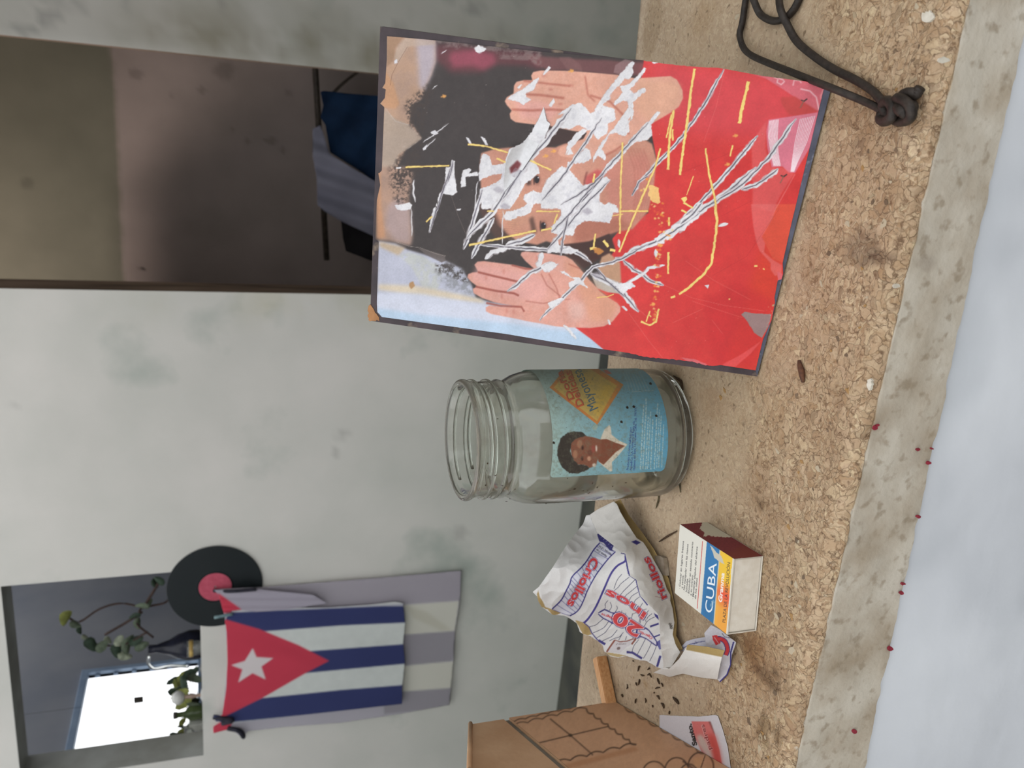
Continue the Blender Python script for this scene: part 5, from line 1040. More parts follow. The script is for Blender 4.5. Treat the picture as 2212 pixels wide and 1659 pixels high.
    # side band folded towards the viewer
    c2 = Cv(1260, 1060, 1500, 1480, 2.4, (220, 216, 210))
    S2 = V_([(910, 75), (1020, 0)])+W_([(690, 110), (740, 88), (765, 110), (795, 180), (850, 270), (925, 385)])+V_([(1640, 450), (1700, 540), (1800, 720), (1900, 900), (1960, 1080), (2010, 1170), (2010, 1250), (2040, 1350), (2065, 1550)])+U_([(1890, 620), (1915, 720), (1888, 900), (1930, 1050), (2000, 1170), (1860, 1400), (1745, 1400), (1745, 1300), (1710, 1100), (1700, 900), (1690, 700), (1670, 600), (1560, 480)])+V_([(1740, 1330), (1600, 1180), (1545, 960), (1460, 910), (1395, 600), (1340, 590), (1240, 500), (1010, 320), (930, 140)])
    c2.poly(V_([(1475, 445), (1540, 420), (1608, 455), (1550, 487)]), navy, 1)
    p = V_([(1960, 1200), (1715, 650)])
    for col, of in ((navy, .07), ((238, 214, 218), .045), (red, .024)): text(c2, 'riollos', p[0], p[1], 16, col, of, -3.0)
    for q in [(1850, 745), (1862, 775), (1866, 805)]: c2.ell(U_([q])[0], 3.2, 2.2, (40, 36, 36)); c2.ell(U_([q])[0], 1.8, 1.0, (214, 208, 200))
    c2.line(V_([(1800, 1190), (1900, 1210), (1970, 1190)]), 1, (150, 90, 90), .7)
    c2.line(V_([(930, 120), (935, 200), (1000, 290)]), 1.2, (150, 146, 140), .5, .5)
    zr = [(1274, 1112, .0225), (1289, 1150, .0225), (1350, 1194, .0265), (1360, 1245, .0275), (1374, 1252, .0265), (1405, 1310, .0235), (1425, 1340, .0165), (1430, 1440, .009)]
    z2 = tps(zr+[(1326, 1084, .016), (1359, 1121, .012), (1388, 1170, .0085), (1415, 1214, .006), (1441, 1271, .0045), (1456, 1330, .004), (1470, 1409, .005)])
    px_sheet('side_band', c2, S2, 1.1, lambda P: at_z(P, z2(P)+crumple(P, .0005, .02, 9)), pm, root, gain=g, solid=.00025, mat2=lining)
    # tan inner layer peeping out below
    S3 = W_([(735, 95), (790, 70), (860, 200), (960, 330), (1060, 470), (1130, 600), (1185, 720), (1225, 900), (1250, 1060), (1245, 1180), (1300, 1290), (1250, 1310), (1150, 1200), (1100, 900), (1000, 600), (850, 330), (760, 200)])
    z3 = tps([(1326, 1084, .0135), (1340, 1100, .010), (1385, 1148, .004), (1411, 1184, .003), (1444, 1251, .002), (1455, 1298, .0018), (1461, 1341, .0018), (1475, 1402, .003), (1360, 1150, .006), (1420, 1300, .003)])
    px_sheet('inner_lining', None, S3, 2.0, lambda P: at_z(P, z3(P)), lining, root, solid=.0002)['label'] = 'tan inner lining'
    # folded bottom end
    c4 = Cv(1390, 1330, 1600, 1490, 2.2, (226, 222, 216)); c4.poly(W_([(1335, 1240), (1650, 1290), (1625, 1356), (1328, 1296)]), (166, 142, 90), 1, .3)
    S4 = W_([(1190, 1450), (1270, 1370), (1340, 1255), (1490, 1270), (1642, 1302), (1620, 1352), (1600, 1440), (1582, 1538), (1430, 1520), (1300, 1490), (1190, 1518), (1140, 1500), (1060, 1482), (1100, 1462), (1150, 1440)])
    z4 = tps([(1446, 1445, .008), (1467, 1423, .012), (1483, 1398, .0175), (1565, 1405, .0175), (1560, 1420, .0165), (1549, 1467, .0025), (1475, 1456, .004), (1411, 1453, .002), (1500, 1430, .014)])
    px_sheet('folded_end', c4, S4, 1.2, lambda P: at_z(P, z4(P)+crumple(P, .0004, .04, 4)), pm, root, gain=g+.06, solid=.0002, mat2=lining)
    c5 = Cv(1500, 1340, 1600, 1480, 2.6, (214, 210, 216))
    c5.line(W_([(1715, 1230), (1690, 1320), (1690, 1420), (1660, 1500), (1600, 1560)]), 3.4, navy, 1)
    p = W_([(1585, 1175), (1560, 1330)]); 
    for col, of in ((navy, .07), ((238, 214, 218), .05), (red, .03)): text(c5, '5', W_([(1530, 1340)])[0], W_([(1530, 1215)])[0], 36, col, of) if False else None
    c5.line([tuple(q) for q in smooth_path(W_([(1555, 1215), (1600, 1205), (1645, 1230), (1665, 1290), (1650, 1340)]), 5)], 11, navy, 1); c5.line([tuple(q) for q in smooth_path(W_([(1555, 1215), (1600, 1205), (1645, 1230), (1665, 1290), (1650, 1340)]), 5)], 7.5, red, 1); c5.poly(W_([(1540, 1180), (1580, 1175), (1610, 1240), (1570, 1260), (1545, 1215)]), red, 1); c5.line(W_([(1555, 1190), (1600, 1255)]), 1.2, (230, 190, 190)); c5.line(W_([(1620, 1160), (1640, 1190), (1690, 1200)]), 1.3, (50, 48, 80))
    S5 = W_([(1530, 1095), (1600, 1130), (1735, 1235), (1700, 1340), (1692, 1420), (1665, 1500), (1605, 1560), (1580, 1536), (1600, 1440), (1610, 1350), (1500, 1300), (1475, 1160)])
    z5 = tps([(1536, 1350, .012), (1554, 1360, .009), (1590, 1388, .0015), (1579, 1437, .001), (1555, 1474, .0008), (1549, 1467, .0015), (1556, 1420, .007), (1525, 1405, .010), (1521, 1368, .011)])
    px_sheet('printed_end', c5, S5, 1.1, lambda P: at_z(P, z5(P)+crumple(P, .0003, .05, 6)), pm, root, gain=g, solid=.0002, mat2=lining)
    c6 = Cv(1450, 1350, 1560, 1430, 2.4, (206, 204, 216)); c6.line(W_([(1290, 1290), (1360, 1250), (1420, 1235), (1480, 1225)]), 1.6, (70, 72, 130), .9); c6.line(W_([(1385, 1250), (1420, 1240), (1400, 1225)]), 1.2, (60, 62, 100), .8)
    S6 = W_([(1268, 1292), (1330, 1225), (1400, 1205), (1490, 1190), (1600, 1300), (1500, 1330), (1350, 1330)])
    px_sheet('inner_fold', c6, S6, 1.4, lambda P: at_z(P, .0012+np.clip((P[:, 0]-1467)/80, 0, 1)*.0055), pm, root, gain=g, solid=.0002)
    return root
build_packet()

# ================================================================== CARVED TAN BOX
def build_box():
    G = at_z([(1330, 1515)])[0]; Hf = at_z([(1545, 1640)])[0]; dv = Hf-G; Lh = np.linalg.norm(dv); d = dv/Lh; n = np.array([-d[1], d[0], 0]); n = n if n[0] > 0 else -n
    root = empty('carved_box', G-n*.05+d*.05); tag(root, 'tan leather-look box with dark scalloped line drawings, at lower left', 'box')
    z0 = .0009; base = G.copy(); base[2] = z0; Lf = Lh*1.25; Dp = .10
    cv = Cv(990, 1490, 1620, 1800, 1.6, (176, 130, 92)); n1 = fbm((cv.h, cv.w), 60, 3); n2 = fbm((cv.h, cv.w), 9, 5)
    cv.c = np.array((192, 150, 116))*(1-n1[..., None])+np.array((178, 136, 102))*n1[..., None]; cv.c *= (.95+.1*n2)[..., None]
    Hh = lambda p: T('H', p); dk = (72, 50, 34)
    def scal(p, w=2.4, amp=5, nb=8):
        p = np.array(Hh(p)); a, b = p[0], p[1]; dd = (b-a)/np.linalg.norm(b-a); nn = np.array([-dd[1], dd[0]]); out = []
        for k in range(nb*8+1):
            t = k/(nb*8); out.append(tuple(a+(b-a)*t+nn*amp*abs(sin(pi*nb*t))))
        cv.line(out, w, dk, .9, .4)
    scal([(395, 580), (880, 462)], 2.2, -5, 5); scal([(880, 462), (1212, 702)], 3, 5, 7); scal([(1212, 702), (665, 832)], 3, 6, 5); scal([(665, 832), (395, 580)], 3, 4, 6)
    cv.line(Hh([(640, 530), (775, 640), (925, 772)]), 2.6, dk, .9, .5); cv.line(Hh([(560, 692), (775, 640), (1030, 580)]), 2.4, dk, .9, .5); cv.ell(Hh([(775, 640)])[0], 4, 3.4, (60, 42, 28), soft=.6)
    scal([(180, 602), (700, 478)], 2.4, -3, 7); scal([(700, 478), (1050, 412)], 2.4, -3, 5); scal([(1130, 440), (1680, 760)], 3, 7, 7); scal([(1120, 420), (1760, 800)], 2, 2, 9)
    cv.poly(Hh([(1060, 414), (1130, 430), (1700, 770), (1700, 790), (1100, 440)]), (186, 148, 104), .4, 2)
    for c, r in [((1330, 905), 80), ((1480, 880), 80), ((1640, 850), 85), ((1560, 900), 60)]:
        t = np.linspace(pi*1.0, pi*2.05, 20); cv.line([tuple(q) for q in Hh([(c[0]+r*cos(a), c[1]+r*1.15*sin(a)) for a in t])], 3, dk, .9, .5)
    cv.line(Hh([(1670, 770), (1640, 857)]), 2.2, dk, .9); cv.line(Hh([(1520, 810), (1600, 870)]), 4, dk, .8, .5); cv.poly(Hh([(1590, 790), (1660, 780), (1640, 840), (1600, 850)]), (196, 150, 104), .6, 2)
    cv.poly(Hh([(670, 850), (1200, 715), (1230, 740), (700, 880)]), (156, 104, 66), .5, 3)
    cv.ell(Hh([(345, 825)])[0], 5, 3, (140, 90, 56), 20, alpha=.7, soft=1.5)
    pm = print_mat('tooled_leather', .6, .3); side = noisy('plain_tan_leather', (196, 158, 122), (182, 142, 106), 30, .65, .8, bump=.0003, bscale=200)
    def blockm(name, a, fz, m, off=0.0, h0=0.0, h1=.08):
        # a solid block under the profile fz along its length
        nn = 14; P = []
        for i in range(nn+1):
            t = i/nn; q = a+d*Lf*t; z1_ = fz(t)
            for w in (0, -Dp):
                P.append(q+n*(w-off if w == 0 else w+off)+np.array([0, 0, h0])); P.append(q+n*(w-off if w == 0 else w+off)+np.array([0, 0, z1_]))
        F = []
        for i in range(nn):
            k = i*4; F += [(k, k+4, k+5, k+1), (k+2, k+3, k+7, k+6), (k+1, k+5, k+7, k+3), (k, k+2, k+6, k+4)]
        F += [(0, 1, 3, 2), (nn*4, nn*4+2, nn*4+3, nn*4+1)]
        o = mesh(name, P, F, m, root); bm = bmesh.new(); bm.from_mesh(o.data); bmesh.ops.recalc_face_normals(bm, faces=bm.faces[:]); bm.to_mesh(o.data); bm.free(); return o
    blockm('box_body', base, lambda t: .0845, side)
    blockm('groove', base+np.array([0, 0, .0]), lambda t: .0885, noisy('grey_seam', (130, 122, 108), (110, 100, 88), 60, .8, .8), .0016, .0846)
    lid = lambda t: .113+.045*min(t, 1-t)*2 if True else 0
    blockm('box_lid', base, lambda t: .115+.05*min(t, 1-t), side, .0003, .0886)
    wq = proj(np.array([base+np.array([0, 0, .0]), base+d*Lf*.999, base+d*Lf*.999+np.array([0, 0, .0842]), base+np.array([0, 0, .0842])])+n*.0002)
    px_sheet('tooled_panel', cv, [tuple(q) for q in wq], 2.0, lambda P: at_plane(P, base+n*.00025, n), pm, root, gain=.95)['label'] = 'side panel with a drawn four-pane window and scalloped lines'
    # scallop-edged strip on the lid edge, raised rim
    P = [base+np.array([0, 0, .1])+n*.0004, base+d*.004+np.array([0, 0, .1])+n*.0004]
    tp = [base+n*.0003+np.array([0, 0, .1135]), base+d*Lf*.5+n*.0003+np.array([0, 0, .1395])]
    tube('lid_rim', [tp[0], tp[1]], .0016, side, root, 8, 0)
    tube('lid_rim', [tp[1], base+d*Lf+n*.0003+np.array([0, 0, .1135])], .0016, side, root, 8, 0)
    return root
build_box()

# wooden slat behind the packet
def prism(name, A, B, w, h, m, parent=None, bev=.0006):
    A = np.array(A, float); B = np.array(B, float); d = (B-A)/np.linalg.norm(B-A); s_ = np.cross(d, [0, 0, 1]); s_ /= np.linalg.norm(s_); u = np.array([0, 0, 1.])
    bm = bmesh.new(); V = [bm.verts.new(Vector(P+s_*w*i/2+u*h*j)) for P in (A, B) for i in (-1, 1) for j in (0, 1)]
    for f in [(0, 1, 3, 2), (4, 6, 7, 5), (0, 4, 5, 1), (2, 3, 7, 6), (0, 2, 6, 4), (1, 5, 7, 3)]: bm.faces.new([V[i] for i in f])
    bmesh.ops.recalc_face_normals(bm, faces=bm.faces[:]); bmesh.ops.bevel(bm, geom=bm.edges[:], offset=bev, segments=2, affect='EDGES'); return bm_obj(name, bm, m, parent)
wood = noisy('orange_pine', (204, 156, 108), (184, 132, 84), 50, .55, .85, stretch=(1, 12, 12), bump=.0002, bscale=200)
a, b = at_z([(1306, 1418)], .0005)[0], at_z([(1326, 1513)], .0005)[0]; dd = (b-a)/np.linalg.norm(b-a)
tag(prism('wooden_slat', a, b+dd*.035, .0095, .0085, wood), 'short orange wooden stick lying between packet and tan box', 'stick')

# printed card lying under the box edge
def build_card():
    cv = Cv(1390, 1480, 1600, 1700, 2.6, (224, 218, 222)); L_ = lambda p: T('L', p)
    cv.poly(L_([(860, 535), (1235, 540), (1260, 600), (1330, 800), (1420, 1100), (1490, 1500), (1480, 1700), (1300, 1700), (1000, 1000), (900, 800), (880, 600)]), (228, 122, 118), 1, .8)
    cv.poly(L_([(1150, 800), (1330, 800), (1420, 1100), (1490, 1500), (1480, 1700), (1350, 1500), (1250, 1100)]), (206, 72, 64), .8, 8)
    cv.poly(L_([(960, 820), (1060, 800), (1150, 900), (1240, 1080), (1300, 1300), (1200, 1300), (1000, 1000)]), (214, 196, 184), .9, 5)
    cv.poly(L_([(1200, 540), (1245, 540), (1330, 790), (1320, 800), (1230, 600)]), (110, 66, 66), .7, 1.5)
    text(cv, 'Santo.', L_([(975, 1000)])[0], L_([(858, 585)])[0], 9.5, (40, 34, 34), .05)
    text(cv, 'padres', L_([(1262, 1090)])[0], L_([(1110, 600)])[0], 8.5, (244, 190, 184), .06); text(cv, 'padres', L_([(1265, 1088)])[0], L_([(1113, 598)])[0], 8.0, (150, 50, 52), .02)
    ol = jag(L_([(225, 412), (700, 430), (1000, 440), (1350, 412)]), .4, 4, False)+L_([(1385, 430), (1480, 700), (1580, 1050), (1640, 1465), (1660, 1700), (1300, 1760), (700, 1300), (225, 700)])
    root = empty('printed_card', at_z([(1500, 1600)])[0]); tag(root, 'white card with a red picture and black lettering, lying against the tan box', 'card')
    px_sheet('card_sheet', cv, ol, 1.2, lambda P: at_z(P, .00035+np.clip((P[:, 0]-1530)/60, 0, 1)**2*.0008*np.clip((1600-P[:, 1])/60, 0, 1)), print_mat('card_print', .5, .3), root, gain=.66, solid=.0002)
build_card()

# ================================================================== BLACK CORD
def build_cord():
    m = noisy('black_waxed_cord', (50, 42, 36), (34, 28, 24), 300, .55, .9, bump=.0002, bscale=1500)
    root = empty('knotted_cord', at_z([(1920, 235)])[0]); tag(root, 'dark brown cord looped by the picture corner and tied in a big knot', 'cord')
    def p3(l): return [at_z([(x, y)], z)[0] for x, y, z in l]
    r = .00175
    tube('cord_strand', p3([(1625, -60, .002), (1614, -20, .002), (1604, 45, .0022), (1598, 75, .0024), (1606, 103, .003), (1624, 120, .004), (1662, 137, .0058), (1715, 158, .009), (1760, 176, .0105), (1806, 194, .0085), (1855, 214, .004), (1890, 230, .003), (1904, 240, .003)]), r, m, root, 10, 8)
    tube('cord_strand', p3([(1676, -50, .002), (1682, -10, .003), (1686, 20, .0055), (1700, 52, .0035), (1722, 90, .002), (1762, 124, .002), (1802, 150, .002), (1850, 174, .002), (1884, 196, .0022), (1902, 215, .003), (1912, 228, .003)]), r*1.12, m, root, 10, 8)
    tube('cord_strand', p3([(1622, -20, .0055), (1630, 5, .0048), (1642, 30, .002), (1662, 43, .002), (1680, 45, .0018), (1700, 36, .0018), (1716, 18, .002), (1728, -8, .002), (1740, -50, .002)]), r*1.1, m, root, 10, 8)
    kn = [(1904, 246, .003), (1902, 258, .004), (1912, 262, .006), (1926, 252, .008), (1928, 232, .008), (1918, 218, .0065), (1908, 226, .004), (1914, 246, .003), (1932, 258, .003), (1950, 262, .004), (1966, 254, .007), (1968, 236, .009), (1956, 220, .009), (1940, 212, .0075), (1934, 224, .005), (1946, 240, .010), (1962, 246, .006), (1972, 232, .004), (1962, 216, .004), (1950, 206, .005), (1966, 200, .005), (1978, 204, .004), (1984, 196, .0035), (1988, 190, .0035)]
    o = tube('knot', p3(kn), .0023, m, root, 10, 6)
    o2 = tube('knot', p3([(1930, 246, .002), (1945, 225, .0025), (1960, 240, .003), (1948, 252, .002), (1936, 236, .0045), (1955, 232, .006)]), .0034, m, root, 10, 6)
    return root
build_cord()

# ================================================================== SMALL THINGS ON THE LEDGE
dk = noisy('dark_brown_bits', (74, 54, 34), (48, 34, 22), 500, .8, .9)
def bit(p0, p1, r, name, label, cat, group=None, m=dk, curve=.15, seed=0):
    a = at_z([p0], r)[0]; b = at_z([p1], r)[0]; g = np.random.RandomState(seed); mid = (a+b)/2+np.array([g.randn(), g.randn(), 0])*np.linalg.norm(b-a)*curve
    o = tube(name, [a, (a+mid)/2+(g.rand(3)-.5)*.0004*np.array([1, 1, 0]), mid, (b+mid)/2, b], lambda t: r*(.55+.9*sin(pi*min(max(t, .04), .96))**.7), m, None, 6, 3)
    return tag(o, label, cat, group)
bits = [((1235, 182), (1222, 215), 1.5), ((1285, 205), (1300, 196), 1.2), ((1240, 236), (1262, 244), 1.4), ((1285, 240), (1312, 256), 1.5), ((1350, 260), (1365, 300), 1.6), ((1378, 292), (1388, 318), 1.4), ((1338, 330), (1366, 322), 1.3), ((1232, 268), (1226, 306), 1.6),
        ((1208, 288), (1216, 310), 1.6), ((1330, 352), (1328, 362), 1.1), ((1346, 378), (1366, 402), 1.8), ((1376, 426), (1396, 462), 2.2), ((1456, 388), (1492, 432), 3.0), ((1212, 398), (1204, 428), 1.4), ((1318, 440), (1322, 456), 1.3), ((1432, 478), (1430, 500), 1.5), ((1270, 392), (1273, 424), 1.2), ((1150, 300), (1148, 332), 1.1), ((1116, 368), (1122, 386), 2.0), ((1188, 142), (1192, 152), 1.0)]
for k, (a, b, r) in enumerate(bits):
    q = T('H', [a, b]); big = k in (12, 11)
    bit(q[0], q[1], .00022*r+.0001, 'debris_crumb', 'small dark brown crumb on the ledge between packet and tan box' if not big else ('largest dark flake on the ledge, right of the other crumbs' if k == 12 else 'second largest dark flake among the crumbs beside the printed card'), 'crumb', 'crumbs on the ledge', seed=k)
bit((1726, 778), (1735, 826), .0011, 'rusty_nail', 'small rusty brown nail lying in front of the picture and jar', 'nail', m=noisy('rust', (96, 62, 42), (66, 42, 32), 400, .8, .9), curve=.04, seed=5)
bit((1424, 1170), (1462, 1147), .0005, 'thin_twig', 'thin straight dark twig lying between packet and matchbox', 'twig', curve=.03, seed=6)
gm_ = noisy('dry_moss', (92, 84, 60), (64, 56, 40), 300, .9, .9)
bit((1424, 1062), (1417, 1098), .00045, 'dried_sprig', 'dried greenish sprig beside the packet tip, left of the jar', 'sprig', m=gm_, curve=.25, seed=9)
bit((1468, 1038), (1470, 1064), .0004, 'dried_sprig', 'dried brown sprig lying close to the foot of the jar', 'sprig', m=gm_, curve=.2, seed=10)
bit((1455, 812), (1475, 842), .0006, 'dried_stalk', 'bent dried stalk behind the lower corner of the picture, next to jar', 'stalk', m=dk, curve=.3, seed=12)
# scrap of folded card by the packet
P = at_z([(1412, 1198), (1434, 1200), (1442, 1205), (1447, 1243), (1436, 1240), (1424, 1215)]); Vv = [p+np.array([0, 0, .0003]) for p in P]+[p+np.array([0, 0, .0030]) for p in P]; nP = len(P)
o = mesh('card_scrap', Vv, [tuple(range(nP))[::-1], tuple(range(nP, 2*nP))]+[(i, (i+1) % nP, nP+(i+1) % nP, nP+i) for i in range(nP)], noisy('grey_card_scrap', (170, 158, 140), (140, 124, 104), 200, .8, .7)); tag(o, 'small folded grey card scrap half hidden behind the packet', 'card scrap')

# embedded stone chips and flecks of red paint, parts of the ledge
def chips():
    g = np.random.RandomState(21); cols = [((214, 190, 154), .5), ((190, 160, 124), .46), ((166, 138, 110), .44), ((226, 208, 178), .55), ((150, 124, 98), .42), ((206, 160, 100), .5)]
    mats = [noisy('stone_chip_%s' % w, c, tuple(int(v*.88) for v in c), 300, .6, k) for w, (c, k) in zip(('cream', 'tan', 'brown', 'pale', 'umber', 'amber'), cols)]; base = []
    for s_ in range(18):
        n = g.randint(5, 8); t = np.sort(g.rand(n)*2*pi*.25+np.arange(n)*2*pi/n); r = .55+.45*g.rand(n); el = .55+.4*g.rand()
        V = [(r[i]*cos(t[i]), el*r[i]*sin(t[i]), -.22) for i in range(n)]+[(r[i]*.86*cos(t[i]), el*r[i]*.86*sin(t[i]), .0) for i in range(n)]
        me = bpy.data.meshes.new('stone_chip'); me.from_pydata(V, [], [tuple(range(n, 2*n))]+[(i, (i+1) % n, n+(i+1) % n, n+i) for i in range(n)]); me.materials.append(mats[s_ % 6]); base.append(me)
    occ = [at_z([(1560, 1240)])[0][:2]]
    for k in range(290):
        x = -.42+g.rand()*.50; u = g.rand(); y = YF+.0105+.05*u**1.7 if k < 250 else YF+.07+.12*g.rand()
        if k < 90: y = YF+.006+.008*g.rand()
        r = (.0012+.0022*g.rand()**2)*(1.0 if k < 250 else .9)
        if abs(x+.24) < .045 and .335 < y < .42 or (x+.192)**2+(y-.468)**2 < .045**2: continue
        if -.14 < x < .04 and y > .36: continue
        o = bpy.data.objects.new('stone_chip', base[(k*7) % 18]); COL.objects.link(o); o.location = (x, y, -.00012 if y > YF+.013 else -.0008); o.rotation_euler = ((0 if y > YF+.013 else .4), 0, g.rand()*6.28); o.scale = (r, r*(.7+.5*g.rand()), .0012); o.parent = ledge
    redm = noisy('dark_red_paint', (150, 44, 62), (124, 34, 48), 500, .5, .8)
    for k, (px_, w) in enumerate([((1892, 925), 6), ((1897, 919), 4), ((1985, 972), 4), ((2015, 970), 3), ((2008, 1001), 5), ((1848, 1582), 5), ((1986, 1117), 5), ((1953, 1262), 4), ((1949, 1282), 5), ((1925, 1403), 6)]):
        pts = jag([(px_[0]+w*cos(a)*(.7+.5*g.rand()), px_[1]+w*sin(a)*(.6+.5*g.rand())) for a in np.linspace(0, 2*pi, 9, endpoint=False)], 1.6, 3)
        Pq = at_y(pts, YF-.0011); nP = len(Pq); Vv = [p for p in Pq]+[p+np.array([0, .0012, 0]) for p in Pq]
        mesh('paint_fleck', Vv, [tuple(range(nP))]+[(i, (i+1) % nP, nP+(i+1) % nP, nP+i) for i in range(nP)], redm, ledge)
    wm = noisy('white_paint_blob', (226, 220, 206), (206, 198, 182), 300, .6, .72)
    for (px_, w, h) in [((2006, 36), 14, 9), ((2040, 130), 13, 5), ((1937, 618), 8, 4), ((1880, 830), 5, 10)]:
        pts = jag([(px_[0]+w*cos(a), px_[1]+h*1.4*sin(a)) for a in np.linspace(0, 2*pi, 10, endpoint=False)], 2.2, 4)
        Pq = at_z(pts, .0002) if px_[0] < 2020 and px_[1] != 618 else at_y(pts, YF-.0013); up_ = np.array([0, 0, .0009]) if px_[0] < 2020 and px_[1] != 618 else np.array([0, -.0004, 0]); nP = len(Pq)
        mesh('white_paint_blob', [p-up_ for p in Pq]+[p+up_*.4 for p in Pq], [tuple(range(nP, 2*nP))]+[(i, (i+1) % nP, nP+(i+1) % nP, nP+i) for i in range(nP)], wm, ledge)
chips()

# ================================================================== ON THE BACK WALL
def build_record():
    c = at_y([(465, 1266)], YW)[0]; c[1] = YW-.0045; R = .151
    root = empty('vinyl_record', c); tag(root, 'black vinyl record with pink label hung over the pass-through window corner', 'record')
    m, nt, b = newmat('black_vinyl', .38, L4((34, 40, 42), .8)); tc = N(nt, 'ShaderNodeTexCoord'); w = N(nt, 'ShaderNodeTexWave', Scale=220.0); w.wave_type = 'RINGS'; w.rings_direction = 'Y'; nt.links.new(tc.outputs['Object'], w.inputs['Vector'])
    bp = N(nt, 'ShaderNodeBump', Strength=.4, Distance=.0003); nt.links.new(w.outputs['Fac'], bp.inputs['Height']); nt.links.new(bp.outputs[0], b.inputs['Normal'])
    def disc(name, r0, r1, y0, y1, m):
        n = 96; V = []
        for k in range(n):
            a = 2*pi*k/n
            for r, y in ((r0, y0), (r1-.001, y0), (r1, y0+.0005), (r1, y1), (r0, y1)): V.append((r*cos(a), y, r*sin(a)))
        F = [(k*5+j, k*5+(j+1) % 5, ((k+1) % n)*5+(j+1) % 5, ((k+1) % n)*5+j) for k in range(n) for j in range(5)]
        me = bpy.data.meshes.new(name); me.from_pydata(V, [], F); o = link(name, me, m, root, False); return o
    disc('vinyl_disc', .0036, R, -.001, .0012, m); disc('paper_label', .0036, .052, -.0014, -.0009, noisy('pink_label_paper', (202, 92, 112), (188, 78, 98), 60, .7, .95)); disc('run_out_ring', .052, .058, -.0012, -.001, noisy('smooth_vinyl', (40, 44, 46), (36, 40, 42), 20, .25, .8))
build_record()

def build_flag():
    K_ = lambda p: T('K', p); grey = (176, 172, 180); cream = (206, 204, 192); redc = (196, 66, 84); blue = (58, 64, 106); white = (206, 210, 206)
    root = empty('striped_flag', at_y([(490, 1440)], YW)[0]); tag(root, 'folded cloth flag with blue stripes, red triangle and white star hung on wall', 'flag')
    cb = Cv(440, 1220, 1020, 1620, 1.2, grey)
    cb.poly(K_([(210, 395), (1000, 330), (1960, 260), (1940, 480), (1540, 505), (1000, 600), (300, 600)]), (166, 160, 168), 1)
    cb.poly(K_([(560, 350), (1960, 250), (1950, 330), (1400, 370), (600, 405)]), (150, 142, 130), .0)
    for y0, y1, c in [(482, 700, cream), (905, 1105, cream)]: cb.poly(K_([(1400, y0+40), (1930, y0), (1900, y1), (1400, y1+40)]), c, 1, .5)
    for y0, y1 in [(700, 905), (1100, 1230)]: cb.poly(K_([(1400, y0+30), (1930, y0-8), (1880, y1), (1400, y1+50)]), (152, 148, 154), 1, .5)
    cb.poly(K_([(240, 425), (380, 530), (400, 560), (260, 570)]), redc, 1, .3); cb.poly(K_([(260, 1330), (330, 1345), (300, 1400), (190, 1420), (200, 1360)]), redc, 1, .3)
    cb.poly(K_([(1560, 520), (1700, 560), (1880, 690), (1800, 690), (1600, 600)]), (186, 182, 164), .5, 4)
    pm = print_mat('faded_flag_cloth', .9, .1)
    nY = lambda P, y, a, s=.0: y-a*np.array([.5+.5*sin(p[1]*.07+p[0]*.004)+.4*mn.noise((p[0]*.01, p[1]*.03, s)) for p in P])
    yb0 = YW-.0105
    px_sheet('back_layer', cb, K_([(205, 400), (560, 385), (1000, 350), (1500, 310), (1945, 270), (1935, 480), (1900, 700), (1890, 900), (1860, 1215), (1500, 1280), (1100, 1340), (700, 1370), (440, 1400), (400, 1445), (340, 1400), (290, 1390), (200, 1415), (195, 1370), (260, 1330), (300, 900), (280, 600), (240, 440)]), 3.0, lambda P: at_y(P, nY(P, yb0, .006, 3)), pm, root, gain=1.12, solid=.0006)['label'] = 'faded grey and cream reverse layer'
    cf = Cv(440, 1220, 900, 1620, 1.6, white); sh = (cf.h, cf.w); cf.c *= (.97+.06*fbm(sh, 30, 2))[..., None]
    cf.poly(K_([(200, 570), (330, 560), (960, 535), (1540, 505), (1560, 635), (1100, 655), (540, 698), (200, 640)]), blue, 1, .4)
    cf.poly(K_([(860, 838), (1550, 787), (1550, 925), (850, 990)]), blue, 1, .4); cf.poly(K_([(200, 1295), (540, 1168), (1100, 1110), (1540, 1075), (1530, 1215), (1000, 1270), (200, 1350)]), blue, 1, .4)
    cf.poly(K_([(270, 608), (520, 680), (800, 795), (1015, 905), (850, 990), (540, 1168), (250, 1312), (240, 900)]), redc, 1, .3)
    st = [(475, 815), (503, 878), (622, 885), (537, 945), (568, 1037), (475, 992), (373, 1058), (402, 965), (322, 935), (420, 905)]; cf.poly(K_(st), (214, 206, 206), 1, .4)
    cf.poly(K_([(1500, 490), (1560, 490), (1560, 520), (1400, 520), (330, 565), (330, 545), (1000, 520)]), (200, 200, 202), .8, .4)
    px_sheet('front_layer', cf, K_([(335, 548), (700, 532), (1000, 530), (1300, 510), (1480, 488), (1535, 500), (1550, 640), (1535, 780), (1548, 910), (1530, 1080), (1527, 1208), (1200, 1245), (700, 1300), (340, 1342), (215, 1330), (200, 1295), (260, 1290), (290, 1100), (298, 900), (292, 700), (280, 622), (300, 590)]), 2.2, lambda P: at_y(P, nY(P, YW-.024, .008, 8)), pm, root, gain=1.12, solid=.0006)['label'] = 'front layer with star, triangle and blue stripes'
    # folded corner in front of the record, cloth ties and a clip
    cc = Cv(440, 1250, 600, 1340, 2, (166, 160, 172)); cc.poly(K_([(230, 425), (380, 530), (420, 575), (270, 580)]), redc, 1, .3)
    px_sheet('folded_corner', cc, K_([(205, 405), (500, 398), (900, 440), (1000, 500), (700, 545), (500, 560), (380, 545), (270, 562), (235, 440)]), 2.5, lambda P: at_y(P, YW-.030-.006*np.array([abs(sin(p[1]*.18)) for p in P])), pm, root, gain=1.12, solid=.0006)
    tie = noisy('dark_tie_cord', (58, 56, 68), (40, 40, 50), 80, .8, .9)
    def ty(l, r, nm): tube(nm, [at_y([p], YW-y)[0] for p, y in zip(K_([(a, b) for a, b, _ in l]), [c for _, _, c in l])], r, tie, root, 8, 5)
